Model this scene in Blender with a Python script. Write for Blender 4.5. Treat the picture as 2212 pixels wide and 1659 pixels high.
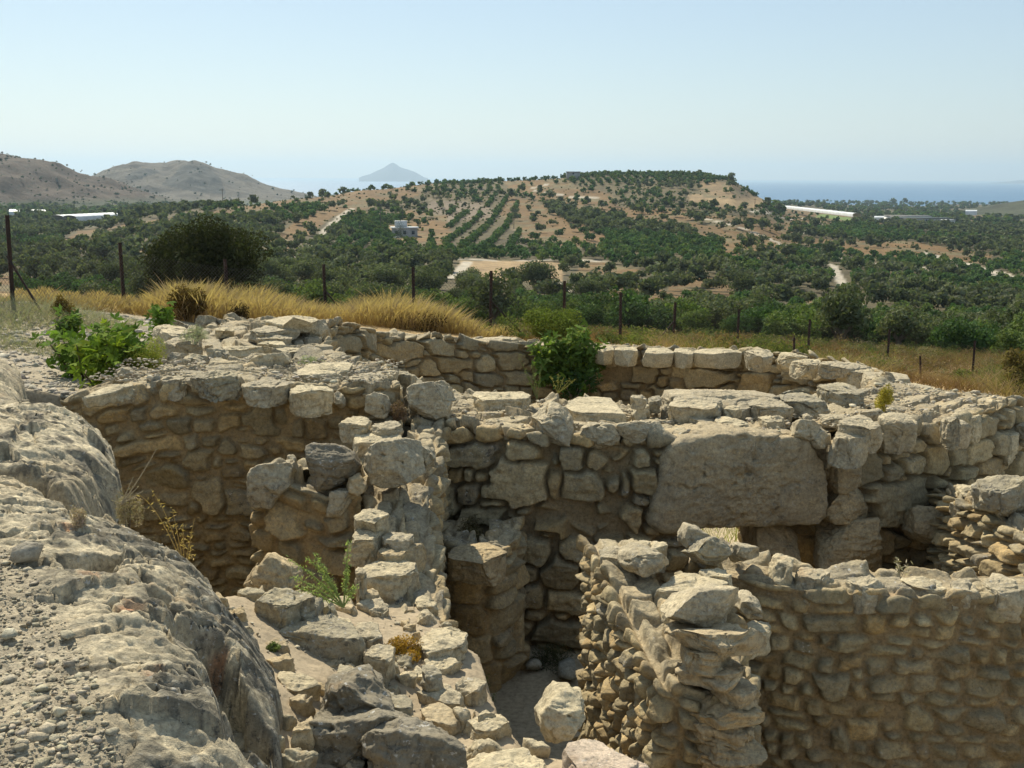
import bpy, math, random
import numpy as np
from math import radians as RAD, sin, cos, tan, pi
sc = bpy.context.scene
for o in list(bpy.data.objects): bpy.data.objects.remove(o)
# ------------------------------------------------------------------ camera, sky, sun
F = 2268.0; CX, CY = 1106.0, 829.5            # pinhole of the photograph (2212 px wide view)
PITCH, ROLL, CZ = RAD(11.09), RAD(0.27), 2.2
cd = bpy.data.cameras.new('camera'); cam = bpy.data.objects.new('camera', cd); sc.collection.objects.link(cam)
cam.location = (0, 0, CZ); cd.sensor_width = 36.0; cd.lens = 36.0*F/2212.0
cd.clip_start = .1; cd.clip_end = 120000
def rotx(a): return np.array([[1,0,0],[0,cos(a),-sin(a)],[0,sin(a),cos(a)]])
def rotz(a): return np.array([[cos(a),-sin(a),0],[sin(a),cos(a),0],[0,0,1]])
RM = rotx(pi/2-PITCH) @ rotz(ROLL)
from mathutils import Matrix
cam.rotation_euler = Matrix(RM.tolist()).to_euler()
sc.camera = cam
SUN_EL, SUN_AZ = RAD(45), RAD(-25)            # azimuth measured from +Y (view), negative = left
w = bpy.data.worlds.new('World'); sc.world = w; w.use_nodes = True
nt = w.node_tree; nt.nodes.clear()
sky = nt.nodes.new('ShaderNodeTexSky'); sky.sky_type = 'NISHITA'; sky.sun_disc = False
sky.sun_elevation = SUN_EL; sky.sun_rotation = SUN_AZ; sky.air_density = 1.15; sky.dust_density = .35; sky.ozone_density = 1.2
bg = nt.nodes.new('ShaderNodeBackground'); bg.inputs[1].default_value = 0.072
wo = nt.nodes.new('ShaderNodeOutputWorld')
hz = nt.nodes.new('ShaderNodeMix'); hz.data_type = 'RGBA'; hz.inputs[0].default_value = .38; hz.inputs[7].default_value = (5.9, 7.4, 8.8, 1)   # thin summer haze high in the sky
nt.links.new(sky.outputs[0], hz.inputs[6]); nt.links.new(hz.outputs[2], bg.inputs[0]); nt.links.new(bg.outputs[0], wo.inputs[0])
ld = bpy.data.lights.new('sun', 'SUN'); ld.energy = 4.7; ld.angle = RAD(.53); ld.color = (1, .92, .75)
sun = bpy.data.objects.new('sun', ld); sc.collection.objects.link(sun)
sd = np.array([sin(SUN_AZ)*cos(SUN_EL), cos(SUN_AZ)*cos(SUN_EL), sin(SUN_EL)])
from mathutils import Vector
sun.rotation_euler = Vector(sd.tolist()).to_track_quat('Z', 'Y').to_euler()
sun.location = (-20, 30, 40)
sc.view_settings.view_transform = 'Standard'; sc.view_settings.look = 'None'
sc.view_settings.exposure = 0.50; sc.view_settings.gamma = 1
sc.cycles.max_bounces = 6; sc.cycles.diffuse_bounces = 2; sc.cycles.transparent_max_bounces = 8
sc.cycles.volume_bounces = 0
# ------------------------------------------------------------------ projection helpers
def ray(px, py):
    px = np.asarray(px, float); py = np.asarray(py, float)
    d = np.stack([(px-CX)/F, (CY-py)/F, -np.ones_like(px)], -1)
    return d @ RM.T
def onz(px, py, z):
    d = ray(px, py); t = (z-CZ)/d[..., 2]
    return np.stack([d[...,0]*t, d[...,1]*t, CZ+d[...,2]*t], -1)
def ony(px, py, y):
    d = ray(px, py); t = y/d[..., 1]
    return np.stack([d[...,0]*t, d[...,1]*t, CZ+d[...,2]*t], -1)
def topx(P):
    P = np.asarray(P, float)-np.array([0,0,CZ]); c = P @ RM
    return CX+F*c[...,0]/-c[...,2], CY-F*c[...,1]/-c[...,2]
TR = {'4': (0,648,.3255), '5': (648,648,.3255), '6': (1296,684,.414), '7': (0,1080,.349), '8': (612,1080,.349), '9': (1260,1080,.4303), 'q': (1872,972,.1953), 'r': (1800,684,.1862), 'v': (0,0,1)}
def tr(k, x, y):
    a, b, s = TR[k]; return a+s*np.asarray(x,float), b+s*np.asarray(y,float)
# ------------------------------------------------------------------ noise
def _h(i, j, k):
    n = (i*374761393 + j*668265263 + k*2147483647) & 0xffffffff
    n = ((n ^ (n >> 13))*1274126177) & 0xffffffff
    n = ((n ^ (n >> 16))*2246822519) & 0xffffffff
    return ((n ^ (n >> 15)) & 0xffff)/32767.5-1
def vn(P):
    P = np.asarray(P, float); f = np.floor(P); t = P-f; I = f.astype(np.int64)
    t = t*t*t*(t*(t*6-15)+10)
    i, j, k = I[...,0], I[...,1], I[...,2]; x, y, z = t[...,0], t[...,1], t[...,2]
    def c(a,b,d): return _h(i+a, j+b, k+d)
    x0 = c(0,0,0)*(1-x)+c(1,0,0)*x; x1 = c(0,1,0)*(1-x)+c(1,1,0)*x
    x2 = c(0,0,1)*(1-x)+c(1,0,1)*x; x3 = c(0,1,1)*(1-x)+c(1,1,1)*x
    return (x0*(1-y)+x1*y)*(1-z)+(x2*(1-y)+x3*y)*z
def fbm(P, f=1., o=4, g=.5, l=2.03, off=0.):
    P = np.asarray(P, float); r = 0; a = 1.; s = 0
    for k in range(o):
        r = r + a*vn(P*f+off+17.3*k); s += a; a *= g; f *= l
    return r/s
def ridge(P, f=1., o=4, off=0.):
    P = np.asarray(P, float); r = 0; a = 1.; s = 0
    for k in range(o):
        r = r + a*(1-2*np.abs(vn(P*f+off+9.1*k))); s += a; a *= .5; f *= 2.07
    return r/s
def sm(x, a, b):
    t = np.clip((x-a)/(b-a), 0, 1); return t*t*(3-2*t)
def smm(x): x = np.clip(x, 0, 1); return x*x*(3-2*x)
# ------------------------------------------------------------------ mesh and object helpers
def mesh(name, V, Q=None, T=None, col=None, smooth=True):
    V = np.asarray(V, np.float32).reshape(-1, 3); me = bpy.data.meshes.new(name)
    Q = np.zeros((0,4), int) if Q is None else np.asarray(Q).reshape(-1, 4)
    T = np.zeros((0,3), int) if T is None else np.asarray(T).reshape(-1, 3)
    me.vertices.add(len(V)); me.vertices.foreach_set('co', V.ravel())
    li = np.concatenate([Q.ravel(), T.ravel()]).astype(np.int32)
    st = np.concatenate([np.arange(len(Q))*4, len(Q)*4+np.arange(len(T))*3]).astype(np.int32)
    me.loops.add(len(li)); me.loops.foreach_set('vertex_index', li)
    me.polygons.add(len(st)); me.polygons.foreach_set('loop_start', st)
    if smooth: me.polygons.foreach_set('use_smooth', np.ones(len(st), bool))
    if col is not None:
        c = np.asarray(col, np.float32).reshape(-1, col.shape[-1])
        if c.shape[1] == 3: c = np.concatenate([c, np.ones((len(c),1), np.float32)], 1)
        at = me.color_attributes.new('tint', 'FLOAT_COLOR', 'POINT'); at.data.foreach_set('color', c.ravel())
    me.update(calc_edges=True); me.validate()
    return me
def gridq(n, m, closed=False):
    i = np.arange(n if closed else n-1)[:, None]; j = np.arange(m-1)[None]
    a = i*m+j; b = ((i+1) % n)*m+j
    return np.stack([a+0*j, b+0*j, b+1, a+1], -1).reshape(-1, 4)
def link(name, me, mat, parent=None, origin=None, **pr):
    o = bpy.data.objects.new(name, me); sc.collection.objects.link(o)
    if mat and not me.materials: me.materials.append(mat)
    if parent is not None: o.parent = parent
    if origin is not None: o.location = tuple(float(v) for v in origin)
    for k, v in pr.items(): o[{'cat':'category'}.get(k, k)] = v
    return o
def empty(name, loc, **pr):
    o = bpy.data.objects.new(name, None); sc.collection.objects.link(o); o.location = tuple(float(v) for v in loc)
    o.empty_display_size = .2
    for k, v in pr.items(): o[{'cat':'category'}.get(k, k)] = v
    return o
def part(name, V, mat, parent, Q=None, T=None, col=None, smooth=True, **pr):
    V = np.asarray(V, float).reshape(-1, 3)-np.array(parent.location if parent else (0,0,0))
    return link(name, mesh(name, V, Q, T, col, smooth), mat, parent, **pr)
def single(name, V, mat, Q=None, T=None, col=None, smooth=True, base=None, **pr):
    V = np.asarray(V, float).reshape(-1, 3)
    if base is None: base = np.array([V[:,0].mean(), V[:,1].mean(), V[:,2].min()])
    return link(name, mesh(name, V-base, Q, T, col, smooth), mat, None, base, **pr)
# ------------------------------------------------------------------ materials
class N:
    def __init__(s, name):
        s.m = bpy.data.materials.new(name); s.m.use_nodes = True; s.t = s.m.node_tree; s.t.nodes.clear()
        s.b = s.n('ShaderNodeBsdfPrincipled'); s.o = s.n('ShaderNodeOutputMaterial'); s.l(s.b.outputs[0], s.o.inputs[0])
        s.b.inputs['Roughness'].default_value = .9; s.b.inputs['Specular IOR Level'].default_value = .2
        g = s.n('ShaderNodeNewGeometry'); s.P = g.outputs['Position']; s.G = g
    def n(s, t): return s.t.nodes.new(t)
    def l(s, a, b): s.t.links.new(a, b)
    def noise(s, scale, detail=4, rough=.55, vec=None, stretch=None):
        x = s.n('ShaderNodeTexNoise'); x.inputs['Scale'].default_value = scale; x.inputs['Detail'].default_value = detail; x.inputs['Roughness'].default_value = rough
        v = vec or s.P
        if stretch:
            mp = s.n('ShaderNodeMapping'); mp.inputs['Scale'].default_value = stretch; s.l(v, mp.inputs[0]); v = mp.outputs[0]
        s.l(v, x.inputs['Vector']); return x.outputs['Fac']
    def ramp(s, f, stops):
        r = s.n('ShaderNodeValToRGB'); e = r.color_ramp.elements
        while len(e) < len(stops): e.new(.5)
        for k, (p, c) in enumerate(stops):
            e[k].position = p; e[k].color = (c, c, c, 1) if not isinstance(c, tuple) else (*c, 1)
        s.l(f, r.inputs[0]); return r.outputs[0]
    def mix(s, f, a, b, mode='MIX'):
        x = s.n('ShaderNodeMix'); x.data_type = 'RGBA'; x.blend_type = mode; x.clamp_factor = True
        for v, i in ((f, 0), (a, 6), (b, 7)):
            if hasattr(v, 'is_linked') or hasattr(v, 'links'): s.l(v, x.inputs[i])
            else: x.inputs[i].default_value = v if i == 0 else (*v, 1)
        return x.outputs[2]
    def attr(s, n='tint'):
        a = s.n('ShaderNodeAttribute'); a.attribute_name = n; return a
    def math(s, op, a, b):
        x = s.n('ShaderNodeMath'); x.operation = op
        for v, i in ((a, 0), (b, 1)):
            if isinstance(v, (int, float)): x.inputs[i].default_value = v
            else: s.l(v, x.inputs[i])
        return x.outputs[0]
    def bump(s, h, strength, dist):
        x = s.n('ShaderNodeBump'); x.inputs['Strength'].default_value = strength; x.inputs['Distance'].default_value = dist
        s.l(h, x.inputs['Height'])
        if getattr(s, 'last', None): s.l(s.last, x.inputs['Normal'])
        s.last = x.outputs[0]; s.l(s.last, s.b.inputs['Normal'])
def stone_mat(name, lichen=.5, spot=1., bumpd=.012, film=.75, con=1., speck=.35):
    # tint rgb = stone colour, tint alpha = how weathered / lichen covered the stone is
    m = N(name); a = m.attr(); col = a.outputs['Color']; al = a.outputs['Alpha']
    n1 = m.noise(7.5, 7, .7); n2 = m.noise(38, 5, .75); n3 = m.noise(150, 3, .6)
    col = m.mix(1., col, m.ramp(n1, [(.25, (.64,.62,.58)), (.5, (.99,.98,.95)), (.75, (1.26,1.24,1.18))]), 'MULTIPLY')
    col = m.mix(1., col, m.ramp(n2, [(.28, (1-.34*con,1-.35*con,1-.36*con)), (.5, (1.,1.,1.)), (.7, (1+.2*con,1+.2*con,1+.18*con))]), 'MULTIPLY')
    # grey weathering film, patchy
    nw = m.noise(3.1, 7, .7); fw = m.math('MULTIPLY', m.math('MULTIPLY', m.ramp(nw, [(.42, 0.), (.6, 1.)]), al), film)
    col = m.mix(fw, col, (.275,.242,.178))
    # black and pale lichen spots
    nl = m.noise(21, 6, .75); fl = m.math('MULTIPLY', m.ramp(nl, [(.545, 0.), (.60, 1.)]), m.math('MULTIPLY', m.ramp(nw, [(.4, 0.15), (.6, 1.)]), al))
    col = m.mix(fl, col, (.07,.067,.06))
    np_ = m.noise(30, 3, .6, stretch=(1,1,1.3)); fp = m.math('MULTIPLY', m.ramp(np_, [(.63, 0.), (.67, 1.)]), al)
    col = m.mix(m.math('MULTIPLY', fp, .6), col, (.6,.59,.55))
    no = m.noise(2.3, 4, .7); fo = m.math('MULTIPLY', m.ramp(no, [(.62, 0.), (.72, 1.)]), .35*spot)
    col = m.mix(fo, col, (.42,.25,.11))
    sp = m.noise(48, 3, .6); sp = m.math('MULTIPLY', m.ramp(sp, [(.47, 0.), (.56, 1.)]), m.math('MULTIPLY', m.ramp(m.noise(4.3, 4, .6), [(.42, .15), (.58, 1.)]), speck)); col = m.mix(sp, col, (.21,.188,.14))
    pit = m.noise(85, 2, .5); col = m.mix(m.math('MULTIPLY', m.ramp(pit, [(.66, 0.), (.71, 1.)]), .55), col, (.10,.09,.075))
    m.l(col, m.b.inputs['Base Color'])
    vo = m.n('ShaderNodeTexVoronoi'); vo.feature = 'DISTANCE_TO_EDGE'; vo.inputs['Scale'].default_value = 11
    ds = m.n('ShaderNodeVectorMath'); ds.operation = 'ADD'; m.l(m.P, ds.inputs[0]); cn = m.n('ShaderNodeTexNoise'); cn.inputs['Scale'].default_value = 7; cn.inputs['Detail'].default_value = 4; m.l(m.P, cn.inputs['Vector'])
    vs = m.n('ShaderNodeVectorMath'); vs.operation = 'SCALE'; vs.inputs['Scale'].default_value = .25; m.l(cn.outputs['Color'], vs.inputs[0]); m.l(vs.outputs[0], ds.inputs[1]); m.l(ds.outputs[0], vo.inputs['Vector'])
    m.bump(m.ramp(vo.outputs['Distance'], [(0, 0.), (.035, 1.)]), .35, bumpd*.9)
    m.bump(m.noise(9, 8, .72), .6, bumpd*2.6); m.bump(n2, .55, bumpd*.8); m.bump(n3, .4, bumpd*.25)
    return m.m
M_STONE = stone_mat('limestone', con=1.35, bumpd=.014)
PARTS = dict(site=1, land=1, veg=1)
# ------------------------------------------------------------------ masonry: stones laid on an unfolded wall surface
PAL = np.array([(.50,.41,.265),(.43,.37,.26),(.52,.41,.25),(.39,.345,.25),(.46,.35,.20),(.52,.445,.31),(.41,.35,.235)])*np.array([.92,.87,.74])
MORT = np.array([.385,.295,.17])
def stonefield(U, S, seeds, warp, gap=.007, bev=.03, ext=1.22):
    """U (n), S (m) in metres; seeds rows: u,s,a,b,rot,H,tu,ts -> displacement and id"""
    n, m = len(U), len(S); d1 = np.full((n,m), 9., np.float32); d2 = np.full((n,m), 9., np.float32); idx = np.full((n,m), -1, np.int32)
    wu, ws = warp; rs = np.random.RandomState(5)
    for k, (u, s, a, b, rot, H, tu, ts) in enumerate(seeds):
        R = 1.9*max(a, b)+.05
        i0, i1 = np.searchsorted(U, [u-R, u+R]); j0, j1 = np.searchsorted(S, [s-R, s+R])
        if i1 <= i0 or j1 <= j0: continue
        x = U[i0:i1,None]-u+wu[i0:i1,j0:j1]; y = S[None,j0:j1]-s+ws[i0:i1,j0:j1]
        if rot: c_, s_ = cos(rot), sin(rot); x, y = x*c_+y*s_, -x*s_+y*c_
        X, Y = x/a, y/b; th = np.arctan2(Y, X); ph = rs.rand(3)*6.28
        p = 3.2+3*rs.rand()
        d = (np.abs(X)**p+np.abs(Y)**p)**(1/p)*(1+.06*np.cos(2*th+ph[0])+.06*np.cos(3*th+ph[1])+.04*np.cos(5*th+ph[2]))
        D1 = d1[i0:i1,j0:j1]; D2 = d2[i0:i1,j0:j1]; I = idx[i0:i1,j0:j1]
        c = d < D1
        D2[:] = np.where(c, D1, np.minimum(D2, d)); D1[c] = d[c]; I[c] = k
    sd_ = np.array(seeds); ok = idx >= 0; ii = np.where(ok, idx, 0)
    bm = np.minimum(sd_[ii,2], sd_[ii,3])
    e = np.minimum((d2-d1)*.5, ext-d1)*bm-gap
    e = np.where(ok, e, -1)
    return d1, e, ii
def coursed(rs, u0, u1, s0, s1, hr, wr, jit=.15):
    out = []; s = s0
    while s < s1:
        h = rs.uniform(*hr); u = u0-rs.rand()*wr[1]
        while u < u1:
            wd = rs.uniform(*wr); hh = h*rs.uniform(.8, 1.15)
            out.append((u+wd/2, s+h/2+rs.uniform(-jit,jit)*h, wd/2*.97, hh/2, rs.normal(0,.06)))
            if rs.rand() < .12 and h > .11:      # a split pair of thin stones
                out[-1] = (u+wd/2, s+h*.27, wd/2, h*.25, 0); out.append((u+wd/2, s+h*.76, wd/2, h*.25, 0))
            u += wd
        s += h
    return out
def arclen(P):
    return np.concatenate([[0], np.cumsum(np.linalg.norm(np.diff(P, axis=0), axis=1))])
def resample(P, step, t=None):
    L = arclen(P)
    if t is None: t = np.linspace(0, L[-1], max(2, int(L[-1]/step)+1))
    return np.stack([np.interp(t, L, P[:,k]) for k in range(P.shape[1])], 1), t
def chaikin(P, k=2):
    P = np.asarray(P, float)
    for _ in range(k):
        Q = [P[0]]
        for a, b in zip(P[:-1], P[1:]): Q += [.78*a+.22*b, .22*a+.78*b]
        P = np.array(Q+[P[-1]])
    return P
class Wall:
    """wrapped masonry surface: up the front face, over the top and (optionally) down the back"""
    def __init__(s, path, ztop, zbot, T, zbb=None, seed=1, du=.014, dus=None, rnd=.07, batter=0., zin=None):
        s.P, s.t = resample(np.asarray(path, float), .02); s.L = s.t[-1]; s.T = T; s.rs = np.random.RandomState(seed)
        tg = np.gradient(s.P, axis=0); k = np.ones(9)/9
        tg = np.stack([np.convolve(np.pad(tg[:,c], 4, 'edge'), k, 'valid') for c in (0,1)], 1); tg /= np.linalg.norm(tg, axis=1, keepdims=True)
        s.N = np.stack([tg[:,1], -tg[:,0]], 1)
        s.zt = ztop; s.zb = zbot; s.zbb = zbb; s.seeds = []; s.U = dus if dus is not None else np.arange(0, s.L, du); s.du = du; s.rnd = rnd; s.batter = batter; s.seed = seed; s.zin = zin
    def z_top(s, u):
        return np.interp(u, *s.zt) if isinstance(s.zt, tuple) else np.full_like(np.asarray(u,float), s.zt)
    def z_in(s, u): return s.z_top(u) if s.zin is None else np.interp(u, *s.zin)
    def at_px(s, px, py, side='f'):
        """pixel -> (u, s) on the front face / top / back face"""
        P = s.P if side == 'f' else s.P-s.N*s.T
        if side == 't':
            pt = onz(px, py, s.z_top(s.L/2)) if not isinstance(s.zt, tuple) else onz(px, py, float(np.median(s.zt[1])))
            for _ in range(3):
                k = np.argmin(((s.P-pt[:2])**2).sum(1)); pt = onz(px, py, float(s.z_top(s.t[k])))
            k = np.argmin(((s.P-pt[:2])**2).sum(1)); w_ = -((pt[:2]-s.P[k])*s.N[k]).sum()
            return s.t[k], w_
        d = ray(px, py); cr = P[:,0]*d[1]-P[:,1]*d[0]; z = np.where(np.diff(np.sign(cr)) != 0)[0]
        fac = -(s.N[z]*P[z]).sum(1) if side == 'f' else (s.N[z]*P[z]).sum(1)
        z = [a for a, f_ in zip(z, fac) if f_ > 0] or list(z)
        if not z: return None
        z = min(z, key=lambda a: np.hypot(*P[a])) if side == 'f' else max(z, key=lambda a: np.hypot(*P[a]))
        r = np.hypot(*P[z]); zz = CZ+d[2]/np.hypot(d[0], d[1])*r
        u = s.t[z]; dz = zz-float(s.z_top(u) if side == 'f' else s.z_in(u))
        return (u, dz) if side == 'f' else (u, s.T-dz)
    def add_px(s, key, rows, side='f', H=.055):
        for r in rows:
            cx, cy, w_, h_ = r[:4]; rot = r[4] if len(r) > 4 else 0
            a = s.at_px(*tr(key, cx-w_/2, cy), side); b = s.at_px(*tr(key, cx+w_/2, cy), side); c = s.at_px(*tr(key, cx, cy), side)
            e1 = s.at_px(*tr(key, cx, cy-h_/2), side); e2 = s.at_px(*tr(key, cx, cy+h_/2), side)
            if None in (a, b, c, e1, e2): continue
            ha = max(.02, abs(b[0]-a[0])/2); hb = max(.02, abs(e1[1]-e2[1])/2)
            if ha > .9: ha = .3
            hh = H*s.rs.uniform(.7, 1.35)
            s.seeds.append((c[0], c[1], ha, hb, rot, hh, s.rs.normal(0,.07), s.rs.normal(0,.08)))
    def fill(s, cour, H=.045):
        man = np.array(s.seeds) if s.seeds else None
        for (u, v, a, b, r) in cour:
            if man is not None:
                q = np.hypot((man[:,0]-u)/(man[:,2]+a*.55), (man[:,1]-v)/(man[:,3]+b*.55))
                if q.min() < .84: continue
            s.seeds.append((u, v, a, b, r, H*s.rs.uniform(.5, 1.5), s.rs.normal(0,.13), s.rs.normal(0,.14)))
    def build(s, ds=.014, gap=.007, bev=.016, amp=1., mort=MORT, pal=PAL, wth=(.25,.7), topwth=.5, ext=1.22, smin=None, warm=1., jd=.03):
        U = s.U; zt = s.z_top(U); hmax = float(zt.max()-s.zb); Tb = (float(zt.max())-(s.zbb if s.zbb is not None else 0)) if s.zbb is not None else 0
        S = np.arange(-hmax, s.T+Tb, ds); n, m = len(U), len(S)
        P = np.stack([np.interp(U, s.t, s.P[:,k]) for k in (0,1)], 1); Nn = np.stack([np.interp(U, s.t, s.N[:,k]) for k in (0,1)], 1)
        Nn /= np.linalg.norm(Nn, axis=1, keepdims=True)
        Ss = S[None,:]+0*U[:,None]; inset = np.clip(Ss, 0, s.T); down = -np.clip(-Ss, 0, None)-np.clip(Ss-s.T, 0, None)
        pos = np.zeros((n,m,3)); pos[...,:2] = P[:,None]-Nn[:,None]*inset[...,None]; pos[...,2] = zt[:,None]+down+(s.z_in(U)-zt)[:,None]*np.clip(Ss/s.T, 0, 1)
        bt = np.clip(-down, 0, None)*s.batter; pos[...,:2] += Nn[:,None]*bt[...,None]
        r = s.rnd                                                     # blend of face normal into top normal
        a1 = sm(Ss, -r, r)*pi/2; a2 = sm(Ss, s.T-r, s.T+r)*pi/2 if Tb else 0*Ss; an = a1+a2
        nrm = np.concatenate([Nn[:,None]*np.cos(an)[...,None], np.sin(an)[...,None]], -1)
        q = np.stack([Ss*0+U[:,None], Ss, Ss*0+s.seed*7.7], -1)
        wp = (fbm(q, 7, 2)*.022, fbm(q, 7, 2, off=40.)*.018)
        d1, e, ii = stonefield(U, S, s.seeds, wp, gap, bev, ext); sa = np.array(s.seeds)
        H = sa[ii,5]; x = U[:,None]-sa[ii,0]; y = Ss-sa[ii,1]
        prof = smm(e/bev)**.5; rough = fbm(pos, 6., 4, .55); fine = fbm(pos, 30., 3, .6)
        st = H+x*sa[ii,6]*2+y*sa[ii,7]*2-.010*np.clip(d1,0,1)**4
        st = st+rough*.014+ridge(pos*np.array([1,1,2.2]), 6, 4)*.012*np.clip(H/.04,.4,1.2)
        idv = ii*7.13; fr_ = vn(pos*np.array([9,9,13])+idv[...,None])*.5+np.abs(vn(pos*19+idv[...,None]))*.5; st = st+.016*fr_*np.clip(H/.035,.5,1.3)
        tm_ = sm(Ss, .03, .12)*(1-sm(Ss, s.T-.12, s.T-.03)); h = np.where(e > 0, prof*np.clip(st+jd, .004, None), 0)*(1-tm_*.5)-jd*(1-.5*tm_)+fine*.008+fbm(pos, 2.5, 3)*.018
        topm = sm(Ss, -.02, .05)*(1-sm(Ss, s.T-.05, s.T+.02))
        h = h*amp
        pos = pos+nrm*h[...,None]
        rr = np.random.RandomState(s.seed+3); ns = len(sa)
        cs = pal[rr.randint(len(pal), size=ns)]*(rr.uniform(.74, 1.2, (ns,1)))*np.array([1,1,1]); al = rr.uniform(*wth, ns)
        big = rr.rand(ns) < .12; al[big] = 1.
        c = cs[ii]; mk = sm(e, -.004, .008)[...,None]; dpt = sm(-e, .0, .01)[...,None]; c = mort*(1+.12*rough[...,None])*(1-mk)+c*mk
        c = c*np.array([1., 1-.03*(warm-1), 1-.10*(warm-1)])
        tb = (topm*.55)[...,None]; c = c*(1-tb)+np.array([.48,.41,.285])*(1+.15*fine[...,None])*tb  # tops blended paler: sunlit brightness put into the colour, along with dusty bleaching
        A = al[ii]*mk[...,0]; A = np.clip(A+topm*topwth*(.3+.7*mk[...,0]), 0, 1)
        col = np.concatenate([c, A[...,None]], -1)
        keep = pos[...,2] > s.zb-.15
        Q = gridq(n, m); k2 = keep.ravel()[Q].any(1) & (pos[...,2].ravel()[Q].max(1) > (s.zb if s.zbb is None else min(s.zb, s.zbb))-.02)
        return pos.reshape(-1,3), Q[k2], col.reshape(-1,4)
# ------------------------------------------------------------------ single rocks from traced outlines
def rock_mesh(P3, nrm, thick, seed, rd=.065, noise=.019, step=.011, taper=.12, dome=.05, tint=None, al=.6, strata=.35, grow=None, cuts=12):
    """P3: traced outline (m x 3) on a plane, nrm: outward normal; solid goes `thick` behind it"""
    P3 = np.asarray(P3, float); nrm = np.asarray(nrm, float)/np.linalg.norm(nrm); rs = np.random.RandomState(seed)
    c = P3.mean(0); e1 = np.cross(nrm, [0,0,1.]) if abs(nrm[2]) < .9 else np.array([1.,0,0]); e1 -= nrm*(e1@nrm); e1 /= np.linalg.norm(e1); e2 = np.cross(nrm, e1)
    q = np.stack([(P3-c)@e1, (P3-c)@e2], 1)*(grow or (1.10 if abs(nrm[2]) > .9 else 1.06))
    A = 0; cen = np.zeros(2)
    for a, b in zip(q, np.roll(q, -1, 0)): w_ = a[0]*b[1]-a[1]*b[0]; A += w_; cen += (a+b)*w_
    if abs(A) > 1e-9: cen /= 3*A
    c = c+e1*cen[0]+e2*cen[1]; q = q-cen
    dense, _ = resample(np.vstack([q, q[:1]]), .006); dense = dense[:-1]
    size = np.sqrt(abs(A)/2)
    th = np.arctan2(dense[:,1], dense[:,0]); r = np.hypot(dense[:,0], dense[:,1]); o = np.argsort(th)
    nT = int(np.clip(2*pi*size/step*.75, 24, 190)); tt = np.linspace(-pi, pi, nT, endpoint=False)
    R = np.interp(tt, np.concatenate([th[o]-2*pi, th[o], th[o]+2*pi]), np.tile(r[o], 3))
    kk = np.array([.08,.84,.08]); R = np.convolve(np.concatenate([R[-1:], R, R[:1]]), kk, 'valid')
    rd = rd*min(1, thick/size*1.2+.3); rdz = min(thick*.45, size*rd)
    prof = [(0,0),(max(.05, 1-rd*1.2),0)]+[(1-rd+rd*sin(a), -rdz*(1-cos(a))) for a in np.linspace(.25, pi/2, 6)]
    prof += [(1-taper*.4, -thick*.6), (1-taper, -thick*.92), (1-taper-.12, -thick), (0, -thick)]
    prof = np.array(prof); L = arclen(prof*np.array([size, 1])); nM = int(np.clip(L[-1]/step, 14, 120))
    pr, _ = resample(prof*np.array([size,1]), 0, t=np.concatenate([[L[-1]*.0004], np.linspace(L[-1]*.012, L[-1]*.985, nM)])); pr = pr/np.array([size,1])
    rad = pr[:,0][None]*R[:,None]; zz = pr[:,1][None]+dome*size*(1-np.clip(pr[:,0],0,1)**2)[None]*(pr[:,1] > -rdz)[None]
    V = c+e1*(rad*np.cos(tt)[:,None])[...,None]+e2*(rad*np.sin(tt)[:,None])[...,None]+nrm*zz[...,None]
    D = V-(c-nrm*thick*.5); D /= np.linalg.norm(D, axis=-1, keepdims=True)+1e-9
    f1 = 1.1/max(size, .06)
    lay = fbm(V*np.array([.6,.6,3.2])+seed*3.1, 8, 3)
    cr = ridge(V+seed*.37, 4.5, 2); h = noise*(.8*fbm(V+seed*1.7, f1, 3)*min(2.2, size/.12)+.7*ridge(V+seed, 8, 3)+.75*fbm(V, 24, 4, .65)-1.3*sm(cr, .72, .95))+strata*noise*np.sign(lay)*np.abs(lay)**.6
    # a few chipped planar facets
    flat = abs(nrm[2]) > .9
    for _ in range(cuts):
        fn = rs.normal(size=3)*(np.array([1,1,.22]) if flat else np.array([1,1,.8])); fn /= np.linalg.norm(fn); ds = (V-(c-nrm*thick*.5))@fn; lim = np.quantile(ds, rs.uniform(.88,.98))
        V = V-fn*np.clip(ds-lim, 0, None)[...,None]*.97
    V = V+D*h[...,None]
    top = V[:,0].mean(0); V[:,0] = top
    tint = np.array(PAL[rs.randint(len(PAL))]*rs.uniform(1.0,1.18) if tint is None else tint)
    col = np.ones(V.shape[:2]+(4,)); col[...,:3] = tint*(1+.10*fbm(V, 3, 2)[...,None]); col[...,3] = al
    n, m = V.shape[:2]; Q = gridq(n, m, True)
    return V.reshape(-1,3), Q[:, ::-1] if True else Q, col.reshape(-1,4)
PALE = (.565,.48,.32); GREY = (.41,.355,.24); DARK = (.23,.198,.142); TAN = (.49,.395,.25); WARM = (.49,.385,.23); PINK = (.53,.43,.335)
TINTS = {'p': (PALE,.28), 'g': (GREY,.9), 'd': (DARK,1.), 't': (TAN,.15), 'w': (WARM,.3), 'k': (PINK,.6), 'm': ((.50,.425,.29),.55)}
_sd = [100]
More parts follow.
